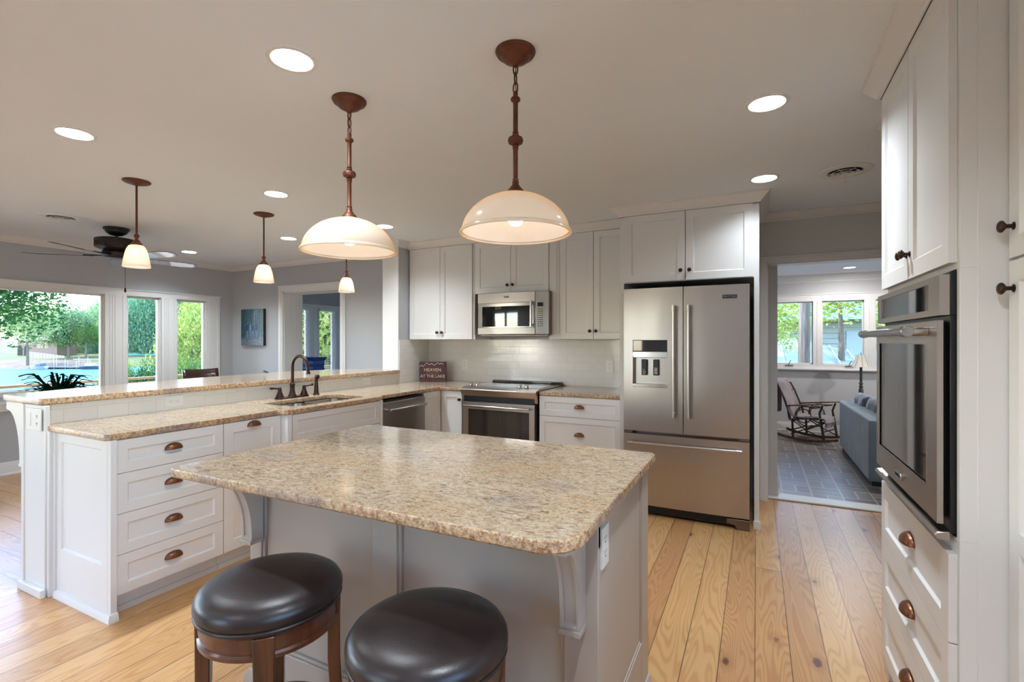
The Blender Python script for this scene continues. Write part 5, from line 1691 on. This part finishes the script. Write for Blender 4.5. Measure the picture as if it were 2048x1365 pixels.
# end table and lamp
t = thing('end_table', 'small dark end table under the column lamp, hidden behind the sofa', 'side table', (1.285, 8.15, 0))
MB().lathe([(0.0, 0.41), (0.22, 0.41), (0.22, 0.43), (0.0, 0.43)], 28).obj('top', M['chairwood'], t, ang=40)
MB().lathe([(0.16, 0.0), (0.15, 0.02), (0.03, 0.05), (0.025, 0.41)], 16).obj('pedestal', M['chairwood'], t, ang=40)
t = thing('table_lamp', 'dark column lamp with a small pleated cream shade before the far window', 'lamp', (1.285, 8.15, 0.43))
lm = plain('lamp_pewter', rgb(84, 84, 86), 0.5, metal=0.3, vary=0.2)
MB().lathe([(0.085, 0.0), (0.085, 0.015), (0.055, 0.03), (0.035, 0.06), (0.040, 0.09), (0.024, 0.115), (0.033, 0.16), (0.026, 0.28), (0.018, 0.295), (0.027, 0.315), (0.014, 0.335), (0.018, 0.345), (0.029, 0.355), (0.014, 0.375), (0.0165, 0.385), (0.0165, 0.60), (0.0, 0.605)], 18).obj('column', lm, t, ang=40)
n = 60
vs, fs = [], []
for z, r in ((0.585, 0.110), (0.63, 0.088), (0.69, 0.066), (0.75, 0.050)):
    for k in range(n):
        a = 2 * PI * k / n
        rr_ = r * (1 + (0.015 if k % 2 else -0.015))
        vs.append((rr_ * math.cos(a), rr_ * math.sin(a), z))
for i in range(3):
    for k in range(n):
        fs.append((i * n + k, i * n + (k + 1) % n, i * n + n + (k + 1) % n, i * n + n + k))
sh = MB().add(vs, fs).obj('lamp_shade', M['lampshade'], t)
mb = MB()
for k in range(8):
    a = 2 * PI * k / 8
    mb.tube([(r * 1.02 * math.cos(a), r * 1.02 * math.sin(a), z) for z, r in ((0.585, 0.110), (0.63, 0.088), (0.69, 0.066), (0.75, 0.050))], 0.0018, 5)
mb.obj('shade_seam', lm, sh)
MB().lathe([(0.0, 0.60), (0.004, 0.60), (0.004, 0.765), (0.009, 0.772), (0.0, 0.785)], 10).obj('finial', lm, t)

# twig rocking chair
t = thing('rocking_chair', 'dark bentwood twig rocking chair by the far window', 'rocking chair', (0.685, 7.96, 0.0), R(-26))
t.scale = (0.92, 0.92, 0.96)
def rk(x):
    return 0.018 + 0.30 * (x + 0.02) ** 2
for sy in (-1, 1):
    mb = MB()
    xs = [-0.46 + 0.9 * k / 16 for k in range(17)]
    poly = [(x, rk(x) - 0.018) for x in xs] + [(x, rk(x) + 0.018) for x in xs[::-1]]
    mb.prism(poly, sy * 0.24 - 0.014, sy * 0.24 + 0.014, 1)
    mb.obj('rocker', M['rockwood'], t, 0.004)
    y = sy * 0.24
    MB().tube([(0.26, y, rk(0.26)), (0.22, y, 0.30), (0.20, y, 0.42), (0.24, y, 0.53)], [0.018, 0.017, 0.015, 0.013], 8).obj('leg', M['twig'], t)
    MB().tube([(-0.16, y, rk(-0.16)), (-0.17, y, 0.30)], [0.017, 0.016], 8).obj('leg', M['twig'], t)
    mb = MB().tube([(-0.20, y, 0.28), (-0.22, y, 0.40), (-0.28, y * 0.98, 0.55), (-0.33, y * 0.94, 0.68), (-0.39, y * 0.88, 0.80)], [0.016, 0.016, 0.014, 0.013, 0.012], 8)
    mb.tube([(-0.23, y * 0.9, 0.30), (-0.26, y * 0.82, 0.44), (-0.31, y * 0.66, 0.62), (-0.37, y * 0.5, 0.76)], 0.009, 7)
    mb.obj('back_post', M['twig'], t)
    MB().prism([(-0.26, 0.475), (-0.10, 0.495), (0.28, 0.545), (0.32, 0.545), (0.32, 0.56), (0.10, 0.54), (-0.26, 0.495)], y - 0.035, y + 0.035, 1).obj('arm', M['rockwood'], t, 0.004)
    mb = MB()
    mb.tube([(0.20, y, 0.50)] + [(0.03 + 0.16 * math.cos(a), y, 0.36 + 0.14 * math.sin(a)) for a in [R(v) for v in range(60, 301, 24)]] + [(0.12, y, 0.22)], 0.009, 7)
    mb.tube([(-0.01 + 0.10 * math.cos(a), y, 0.36 + 0.10 * math.sin(a)) for a in [R(v) for v in range(0, 360, 24)]], 0.008, 7, closed=True)
    mb.tube([(-0.19, y, 0.08), (0.0, y, 0.17), (0.21, y, 0.28)], 0.008, 7).tube([(-0.15, y, 0.27), (0.03, y, 0.16), (0.25, y, 0.07)], 0.008, 7)
    mb.obj('side_twigs', M['twig'], t)
mb = MB()
for x, z in ((0.24, 0.16), (-0.16, 0.15), (0.21, 0.27), (-0.18, 0.27)):
    mb.tube([(x, -0.24, z), (x, 0.24, z)], 0.010, 7)
for p in (((-0.385, 0.79)), ((-0.335, 0.69)), ((-0.235, 0.45))):
    mb.tube([(p[0], -0.215, p[1]), (p[0] - 0.012, 0, p[1] + 0.012), (p[0], 0.215, p[1])], 0.011, 7)
mb.obj('crossbar', M['twig'], t)
for k in range(4):
    y = -0.105 + 0.07 * k
    MB().tube([(-0.20, y, 0.30), (-0.25, y, 0.45), (-0.31, y * 0.9, 0.62), (-0.40, y * 0.8, 0.83)], 0.019, 6, flat=0.35).obj('back_slat', M['seatwood'], t)
for k in range(6):
    x = -0.18 + 0.072 * k
    MB().box(x, -0.23, 0.292 + 0.006 * k, x + 0.062, 0.23, 0.308 + 0.006 * k).obj('seat_slat', M['seatwood'], t, 0.003)

def drape(name, path, y0, y1, m, label, cat, loc, rz, fringe=True, seed=1, fold=0.012):
    rg = random.Random(seed)
    P = []
    for a, b in zip(path, path[1:]):
        for k in range(6):
            P.append(tuple(a[i] + (b[i] - a[i]) * k / 6 for i in range(2)))
    P.append(path[-1])
    n, m_ = len(P), 26
    vs, fs = [], []
    for i, (x, z) in enumerate(P):
        for j in range(m_ + 1):
            y = y0 + (y1 - y0) * j / m_
            f = fold * math.sin(j * 1.1 + i * 0.06) + fold * 0.5 * math.sin(j * 2.3 + i * 0.1)
            vs.append((x - f * 0.7, y + 0.01 * math.sin(i * 0.35), z + f * 0.5))
    for i in range(n - 1):
        for j in range(m_):
            k = i * (m_ + 1) + j
            fs.append((k, k + 1, k + m_ + 2, k + m_ + 1))
    o = MB().add(vs, fs).obj(name, m, None, ang=80)
    so = o.modifiers.new('thick', 'SOLIDIFY')
    so.thickness = 0.009
    o.location, o.rotation_euler = loc, (0, 0, rz)
    tag(o, label, cat)
    if fringe:
        mb = MB()
        x, z = P[-1]
        for j in range(0, m_ * 2):
            y = y0 + (y1 - y0) * j / (m_ * 2)
            mb.tube([(x, y, z), (x + rg.uniform(-0.01, 0.015), y + rg.uniform(-0.006, 0.006), z - rg.uniform(0.04, 0.07))], 0.0025, 4)
        mb.obj('fringe', m, o)
    return o
tb = drape('throw_blanket', [(-0.47, 0.36), (-0.475, 0.60), (-0.475, 0.76), (-0.46, 0.845), (-0.41, 0.862), (-0.365, 0.81), (-0.305, 0.675), (-0.25, 0.54), (-0.215, 0.42), (-0.18, 0.35), (-0.06, 0.335), (0.06, 0.345), (0.19, 0.355), (0.265, 0.345), (0.285, 0.28)], -0.27, 0.08, M['throw'],
      'mauve-gray fringed throw draped over the rocking chair back and seat', 'blanket', (0.685, 7.96, 0.0), R(-26))
tb.scale = (0.92, 0.92, 0.96)
# ---------------------------------------------------------------- outside
CR, SR = math.cos(R(26.5)), math.sin(R(26.5))
def shore(lat, dep, z=0.0):
    """metres along and across the far bank, which runs square to the lake axis"""
    return (CR * lat - SR * dep, SR * lat + CR * dep, z)
tag(box(-420, -300, -6.05, -16, 420, -6.0).obj('lake_water', M['water'], smooth=False), kind='structure')
def bank_h(lat, dep):
    s0 = 131 + max(0, min(1, (lat + 112) / 10)) * 32
    d = dep - s0
    if d < 0:
        return -6.4 + d * 0.05
    return -6.2 + min(d, 6) * 0.35 + max(0, min(d - 6, 60)) * 0.05 + max(0, min(d - 55, 60)) * 0.03
mb = MB()
L0, L1, D0, D1, n = -330, 160, 118, 420, 56
vs, fs = [], []
rg = random.Random(2)
for i in range(n + 1):
    for j in range(n + 1):
        lat = L0 + (L1 - L0) * i / n
        dep = D0 + (D1 - D0) * (j / n) ** 1.9
        x, y, _ = shore(lat, dep)
        vs.append((x, y, bank_h(lat, dep) + rg.uniform(-0.25, 0.25)))
for i in range(n):
    for j in range(n):
        k = i * (n + 1) + j
        mb.cur = 1 if j < 12 else 0
        fs.append((k, k + n + 1, k + n + 2, k + 1))
mb.cur = 0
mb.add(vs, fs)
mb.mi = [1 if (q % n) < 13 else 0 for q in range(len(fs))]
tag(mb.obj('far_bank', [M['grass'], M['rock']], ang=80), kind='structure')
mb = MB()
vs, fs = [], []
for i in range(21):
    for j in range(13):
        x = -7.1 - 16 * j / 12
        y = -30 + 70 * i / 20
        vs.append((x, y, -1.2 - 5.4 * (j / 12) ** 1.1 + rg.uniform(-0.1, 0.1)))
for i in range(20):
    for j in range(12):
        k = i * 13 + j
        fs.append((k, k + 13, k + 14, k + 1))
mb.add(vs, fs)
tag(mb.obj('near_slope', M['grass'], ang=80), kind='structure')
tag(box(-7.1, 8.8, -0.5, 30, 60, -0.3).obj('side_yard', M['grass']), kind='structure')

tag(box(1.34, -26, -0.3, 20, 8.7, -0.1).obj('bounce_yard', plain('bounce_paving', rgb(205, 200, 192), 0.8, vary=0.05, scale=2)), kind='structure')  # unseen bright ground added to throw light in through the right window
tag(box(-9, -26, -0.3, 1.3, -2.42, -0.1).obj('bounce_patio', plain('bounce_concrete', rgb(140, 136, 130), 0.8, vary=0.05, scale=2)), kind='structure')  # unseen slab added to bounce sunlight through the rear doors to the ceiling
# deck and railing
t = thing('deck', 'weathered wooden deck outside the lake windows', 'deck', (0, 0, 0))
mb = MB()
for k in range(24):
    mb.box(-10.9 + k * 0.158, -5, -0.33, -10.9 + k * 0.158 + 0.145, 12, -0.29)
mb.obj('floor_boards', M['deckfloor'], t)
t = thing('deck_railing', 'wooden deck railing outside the lake windows', 'railing', (0, 0, 0))
def ry(y):
    return -10.35 - 0.06 * (y - 3.8)
mb = MB()
vs = []
for (za, zb, w) in ((0.645, 0.685, 0.075), (0.52, 0.60, 0.02), (-0.18, -0.10, 0.02)):
    a, b = ry(-5), ry(12)
    mb.add([(a - w, -5, za), (a + w, -5, za), (b + w, 12, za), (b - w, 12, za), (a - w, -5, zb), (a + w, -5, zb), (b + w, 12, zb), (b - w, 12, zb)],
           [(0, 3, 2, 1), (4, 5, 6, 7), (0, 1, 5, 4), (1, 2, 6, 5), (2, 3, 7, 6), (3, 0, 4, 7)])
mb.obj('rail', M['deckwood'], t)
y = -4.8
while y < 12:
    box(ry(y) - 0.045, y - 0.045, -0.3, ry(y) + 0.045, y + 0.045, 0.645).obj('post', M['deckwood'], t)
    y += 1.75
mb = MB()
y = -4.5
while y < 12:
    mb.box(ry(y) - 0.018, y - 0.018, -0.15, ry(y) + 0.018, y + 0.018, 0.60)
    y += 0.27
tag(mb.obj('baluster', M['deckwood'], t), kind='stuff')

# foliage
def crown(name, seed, n, leaf, lumps=10, m=None, core=0.72, spread=0.30):
    g = np.random.default_rng(seed)
    c = g.normal(size=(lumps, 3))
    c /= np.linalg.norm(c, axis=1)[:, None]
    c *= g.uniform(0.45, 0.78, (lumps, 1))
    c[:, 2] = np.abs(c[:, 2]) * 0.9 - 0.2
    which = g.integers(0, lumps, n)
    d = g.normal(size=(n, 3))
    d /= np.linalg.norm(d, axis=1)[:, None]
    p = c[which] + d * (spread * g.uniform(0.6, 1.15, (n, 1)))
    p[:, :2] /= np.percentile(np.abs(p[:, :2]), 98.5)
    lo, hi = np.percentile(p[:, 2], 1), np.percentile(p[:, 2], 99)
    p[:, 2] = (p[:, 2] - lo) / (hi - lo) * 2 - 1
    a = g.normal(size=(n, 3))
    a /= np.linalg.norm(a, axis=1)[:, None]
    b = np.cross(a, g.normal(size=(n, 3)))
    b /= np.linalg.norm(b, axis=1)[:, None]
    s_ = leaf * g.uniform(0.6, 1.3, (n, 1))
    q = np.stack([p - a * s_, p - b * s_ * 0.55, p + a * s_, p + b * s_ * 0.55], 1).reshape(-1, 3)
    vs = q
    nv = len(vs)
    me = bpy.data.meshes.new(name)
    me.vertices.add(nv)
    me.vertices.foreach_set('co', vs.astype(np.float32).ravel())
    me.loops.add(nv)
    me.loops.foreach_set('vertex_index', np.arange(nv, dtype=np.int32))
    me.polygons.add(n)
    me.polygons.foreach_set('loop_start', np.arange(0, nv, 4, dtype=np.int32))
    me.update(calc_edges=True)
    me.validate()
    me.materials.append(m)
    o = bpy.data.objects.new(name, me)
    COL.objects.link(o)
    return o
_cr = {}
def tree(label, x, y, zb, zt, rad, kind, ztr=None, group=None, name='tree', trunk=0.25, seed=0):
    key = (kind, seed % 3)
    if key not in _cr:
        spec = {'far': (9000, 0.045, 22, M['leaf_far'], 0.34), 'near': (15000, 0.034, 44, M['leaf_near'], 0.25), 'yellow': (5200, 0.044, 30, M['leaf_yellow'], 0.22)}[kind]
        o = crown('crown', 10 + seed % 3 + len(_cr) * 7, spec[0], spec[1], spec[2], spec[3], 0, spec[4])
        _cr[key] = o
        first = True
    else:
        first = False
        o = _cr[key].copy()
        COL.objects.link(o)
    t = thing(name, label, 'tree', (x, y, zb), 0, group)
    o.parent = t
    h = zt - zb
    tr = ztr - zb if ztr is not None else h * 0.10
    ch = (h - tr) / 2
    o.location = (0, 0, tr + ch)
    o.scale = (rad, rad, ch)
    o.rotation_euler = (0, 0, seed * 1.3)
    if trunk:
        MB().tube([(0, 0, -0.6), (trunk * 0.3, 0, h * 0.35), (0, 0, h * 0.7)], [trunk, trunk * 0.8, trunk * 0.4], 8).obj('trunk', M['bark'], t)
    return t
# wooded far bank: (lat, dep, base z, top z, radius, seed)
FT = [(-171, 205, -2, 15, 9), (-156, 200, -2, 17, 9), (-148, 178, -3, 14, 6.5), (-140, 190, -2, 17, 8), (-137, 176, -3, 12.5, 6), (-131, 172, -3, 16.5, 7), (-124, 185, -1, 19, 8), (-118, 172, -2, 15, 7), (-176, 190, -3, 12, 8),
      (-120, 158, -4, 15, 5), (-115, 165, -4, 18, 6), (-137, 205, 0, 16, 9), (-128, 210, 0, 20, 9), (-118, 205, 0, 21, 9), (-132, 192, -1, 18, 8), (-142, 215, 0, 18, 9), (-126, 178, -3, 13, 6),
      (-104, 188, -2, 18, 7), (-112, 198, -1, 19, 8), (-119, 215, 0, 22, 9), (-107, 205, 0, 20, 8), (-98, 195, -1, 19, 8), (-126, 200, -1, 17, 8), (-135, 228, 0, 21, 10), (-146, 235, 0, 20, 10), (-158, 240, 0, 19, 10),
      (-170, 240, 0, 18, 10), (-150, 205, -1, 15, 8), (-163, 215, -1, 15, 9), (-92, 185, -2, 17, 7), (-86, 200, -1, 19, 8), (-88, 215, 0, 21, 9), (-100, 225, 0, 22, 9), (-112, 230, 0, 22, 9), (-106, 178, -4, 9, 5), (-99, 180, -4, 10, 5), (-112, 182, -4, 11, 5),
      (-146, 168, -3, 6, 5), (-154, 172, -3, 7, 5), (-138, 166, -3, 5, 4.5), (-124, 166, -3, 7, 5), (-118, 163, -3, 8, 5), (-163, 178, -3, 8, 6), (-131, 168, -3, 8, 5), (-108, 172, -3, 7, 5), (-102, 171, -3, 8, 5), (-95, 172, -3, 8, 5), (-114, 172, -3, 12, 5)]
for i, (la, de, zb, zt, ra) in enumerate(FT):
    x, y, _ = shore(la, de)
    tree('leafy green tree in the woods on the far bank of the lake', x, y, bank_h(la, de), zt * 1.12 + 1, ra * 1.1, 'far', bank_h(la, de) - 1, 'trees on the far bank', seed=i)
x, y, _ = shore(-134, 148)
tree('dark round-crowned tree on the lawn across the lake, two-trunked look, right of the house', x, y, bank_h(-134, 148), 9.5, 6.0, 'near', 0.0, seed=1, trunk=0.35)
x, y, _ = shore(-127, 146)
tree('twin of the dark lawn tree, standing closer to the docks', x, y, bank_h(-127, 146), 7.0, 4.0, 'near', 0.5, seed=2, trunk=0.3)
x, y, _ = shore(-130, 131.5)
tree('slender pale tree rooted in the rocky shore in front of the house', x, y, -4.6, 12.0, 5.5, 'far', 1.5, seed=4, trunk=0.35)
x, y, _ = shore(-132, 146)
tree('pale tree between the shore tree and the house', x, y, -3.5, 12.0, 5.0, 'far', 1.0, seed=5, trunk=0.3)
# near trees
x, y, _ = shore(-28.4, 25)
tree('large overhanging green tree filling the top left of the picture window', x, y, -5, 7.2, 4.4, 'near', 1.5, seed=0, trunk=0.3)
x, y, _ = shore(-26.8, 24)
tree('yellow-green tree at the left edge of the picture window', x, y, -5, 2.6, 1.3, 'yellow', -1.0, seed=1, trunk=0.1)
x, y, _ = shore(-21.2, 32.5)
tree('bright yellow-green tree filling the rightmost lake window', x, y, -5, 5.4, 2.0, 'yellow', -2.6, seed=2, trunk=0.14)
x, y, _ = shore(-22.4, 34.0)
tree('second yellow-green tree crowding the rightmost lake window', x, y, -5, 4.0, 1.5, 'yellow', -2.0, seed=0, trunk=0.12)
for i, (u, w, dz, k) in enumerate(((-9.0, 22, 4.5, 'yellow'), (-7.4, 20, 4.0, 'near'), (-10.4, 25, 5.5, 'near'), (-12.2, 28, 6.5, 'near'), (-8.0, 17, 1.0, 'yellow'), (-6.2, 18, 4.2, 'yellow'), (-9.6, 19, 0.8, 'near'))):
    x, y, _ = shore(u, w)
    tree('leafy garden tree seen through the sunroom blinds', x, y, -2.5, dz, 2.2, k, -1.2, 'trees outside the sunroom', seed=i, trunk=0.12)
for i, (la, de) in enumerate(((-10.6, 13.2), (-9.9, 13.4), (-9.3, 13.6), (-8.7, 13.8), (-8.1, 14.2))):
    x, y, _ = shore(la, de)
    t = tree('low green shrub just beyond the deck railing', x, y, -2.3, 0.75, 0.55, 'near', -1.2, 'shrubs beyond the railing', 'shrub', 0.03, i)
    t['category'] = 'shrub'

# house across the lake
x, y, _ = shore(-148, 153)
t = thing('lake_house', 'low pale brick house with a shallow brown roof across the lake', 'house', (x, y, -2.2), R(26.5))
t.scale = (0.85, 0.85, 1.4)
MB().box(-7.5, 0, -1, 7.0, 8, 2.9).obj('wall', M['hbrick'], t)
mb = MB()
mb.add([(-8.6, -1.2, 2.8), (8.0, -1.2, 2.8), (8.0, 9, 2.8), (-8.6, 9, 2.8), (-4, 3.8, 5.4), (3.6, 3.8, 5.4)], [(0, 1, 5, 4), (1, 2, 5), (2, 3, 4, 5), (3, 0, 4), (0, 3, 2, 1)])
mb.obj('roof', M['hroof'], t)
for a, b in ((-0.2, 0.9), (1.1, 2.2), (2.5, 3.6)):
    f = box(a, -0.08, 1.0, b, 0, 2.3).obj('window', M['boatwhite'], t)
    box(a + 0.1, -0.1, 1.1, b - 0.1, -0.08, 2.2).obj('pane', M['blackgloss'], f)
for a in (-6.6, -4.2):
    mb = MB().prism([(a + 0.9 * math.cos(q), max(0.0, 0.4 + 1.2 * math.sin(q))) for q in [PI * k / 10 for k in range(11)]] + [(a - 0.9, -0.8), (a + 0.9, -0.8)], -0.06, 0, 1)
    mb.obj('arch', M['dark_gap'], t)
mb = MB()
for k in range(12):
    mb.box(3.5 + k * 1.1, -7.5, -0.9 - 0.08 * k, 4.4 + k * 1.1, -7.4, 0.3 - 0.08 * k)
mb.obj('garden_fence', M['boatwhite'], t)

# docks
x, y, _ = shore(-116, 132)
t = thing('boat_dock', 'gray dock with posts and moored boats on the far shore in the picture window', 'dock', (x, y, -6), R(26.5))
MB().box(-10, -3, 0.35, 9, 0.2, 0.6).box(-3, 0, 0.35, 9, 4, 0.6).obj('platform', M['dockgray'], t)
mb = MB()
for k in range(12):
    mb.tube([(-8 + 1.5 * k, -2.6 + 2.4 * (k % 2), 0), (-8 + 1.5 * k, -2.6 + 2.4 * (k % 2), 2.1 + 0.5 * (k % 3))], 0.07, 6)
mb.obj('pile', M['boatwhite'], t)
MB().box(-4, 2, 2.3, 9, 2.15, 2.5).obj('walkway_rail', M['boatwhite'], t)
def boat(lb, la, de, hull, ln, rz):
    x, y, _ = shore(la, de)
    t = thing('boat', lb, 'boat', (x, y, -6), rz)
    n = 10
    vs, fs = [], []
    for i in range(n + 1):
        s_ = i / n
        w = 0.9 * (1 - s_ ** 3) + 0.02
        vs += [(s_ * ln, -w, 0.75 + 0.2 * s_), (s_ * ln, w, 0.75 + 0.2 * s_), (s_ * ln * 0.97, 0, -0.15)]
    for i in range(n):
        k = i * 3
        fs += [(k, k + 3, k + 5, k + 2), (k + 1, k + 2, k + 5, k + 4), (k, k + 1, k + 4, k + 3)]
    fs.append((0, 2, 1))
    MB().add(vs, fs).obj('hull', hull, t)
    MB().box(ln * 0.2, -0.7, 0.8, ln * 0.55, 0.7, 1.5).obj('cabin', M['boatblue'] if hull == M['boatwhite'] else M['boatwhite'], t, 0.15)
boat('white boat moored left of the far dock', -122, 128.5, M['boatwhite'], 5, R(200))
boat('blue boat moored at the middle of the far dock', -112, 127.5, M['boatblue'], 6, R(30))
x, y, _ = shore(-119, 161)
t = thing('covered_dock', 'long teal-roofed boat shelter on white posts across the lake', 'dock', (x, y, -6), R(26.5))
MB().box(-9, -4, 0.3, 12, 3, 0.7).obj('platform', M['dockgray'], t)
MB().prism([(-4.6, 3.0), (-0.5, 3.5), (3.6, 3.0), (3.6, 2.8), (-4.6, 2.8)], -9.5, 12.5, 0).obj('roof', M['tealroof'], t)
for k in range(10):
    MB().tube([(-8.6 + 2.2 * k, -3.8, 0.5), (-8.6 + 2.2 * k, -3.8, 2.9)], 0.11, 6).obj('post', M['boatwhite'], t)
MB().box(3, -3, 0.7, 10, 2, 1.7).obj('stored_boat', M['tealroof'], t, 0.2)
x, y, _ = shore(-62, 100)
t = thing('boathouse', 'small pale blue gabled boathouse showing through the yellow-green tree', 'house', (x, y, -6), R(20))
MB().box(-3, 0, 0, 3, 5, 4.0).obj('wall', M['siding'], t)
MB().prism([(-3.5, 3.9), (3.5, 3.9), (0, 5.6)], -0.4, 5.4, 1).obj('roof', M['metalroof'], t)

# neighbour's yard behind the sitting room
t = thing('carport', 'low pale metal roof sloping past the sitting room window', 'roof', (0, 0, 0))
mb = MB()
mb.add([(-4, 11.0, 0.15), (1.0, 11.0, 0.15), (5.5, 11.0, -0.05), (5.5, 16.5, 0.25), (1.0, 16.5, 1.45), (-4, 16.5, 1.5)], [(0, 1, 4, 5), (1, 2, 3, 4)])
o = mb.obj('roof_sheet', M['metalroof'], t)
so = o.modifiers.new('thick', 'SOLIDIFY')
so.thickness = 0.05
mb = MB()
for k in range(23):
    x = -3.9 + 0.41 * k
    zt = 1.5 - 0.05 * (x + 4) / 5 if x < 1 else 1.45 - 1.2 * (x - 1) / 4.5
    zn = 0.15 if x < 1 else 0.15 - 0.2 * (x - 1) / 4.5
    mb.add([(x, 11, zn), (x + 0.03, 11, zn), (x + 0.03, 16.5, zt), (x, 16.5, zt), (x, 11, zn + 0.035), (x + 0.03, 11, zn + 0.035), (x + 0.03, 16.5, zt + 0.035), (x, 16.5, zt + 0.035)],
           [(0, 1, 5, 4), (1, 2, 6, 5), (2, 3, 7, 6), (3, 0, 4, 7), (4, 5, 6, 7)])
mb.obj('standing_seam', M['boatwhite'], t)
for a in (-3.8, 5.3):
    for b in (11.2, 16.2):
        box(a - 0.05, b - 0.05, -0.35, a + 0.05, b + 0.05, (0.12 if a < 0 else -0.06) if b < 12 else (1.4 if a < 0 else 0.25)).obj('post', M['siding'], t)
t = thing('neighbour_building', 'gray sided outbuilding with a teal roof beyond the sitting room window', 'building', (0, 19, -0.4))
MB().box(-7, 0, 0, 8, 6, 2.55).obj('wall', M['siding'], t)
MB().prism([(-0.8, 2.45), (6.8, 2.45), (3.0, 4.2)], -7.6, 8.6, 0).obj('roof', M['tealroof'], t)
for a in (-0.3, 2.6, 5.0):
    box(a, -0.05, 0.4, a + 1.3, 0, 2.1).obj('door', M['metalroof'], t, 0.01)
mb = MB()
for k in range(14):
    mb.box(-7, -0.02, 0.15 + k * 0.17, 8, 0, 0.16 + k * 0.17)
mb.obj('siding_line', M['dockgray'], t)
MB().tube([(0.78, 10.6, -0.5), (0.80, 10.62, 1.5), (0.84, 10.6, 4.2)], [0.12, 0.10, 0.08], 10).obj('bare_trunk', M['bark'], None)
tag(bpy.data.objects['bare_trunk'], 'bare gray tree trunk close outside the sitting room window', 'tree trunk')
tree('yellow-green tree over the outbuilding, right of the bare trunk', 1.95, 15.2, -0.4, 3.6, 1.9, 'yellow', 1.25, seed=1, trunk=0.10)
tree('yellow-green tree at the left edge of the sitting room window', 0.02, 13.6, -0.4, 3.0, 0.8, 'yellow', 1.2, seed=2, trunk=0.06)
tree('green tree standing far behind the outbuilding', 3.6, 27, -0.4, 6.5, 4.2, 'yellow', 1.5, seed=0, trunk=0.2)
tree('broad green tree behind the teal roof', -2.5, 29, -0.4, 7.5, 4.6, 'near', 1.5, seed=1, trunk=0.2)
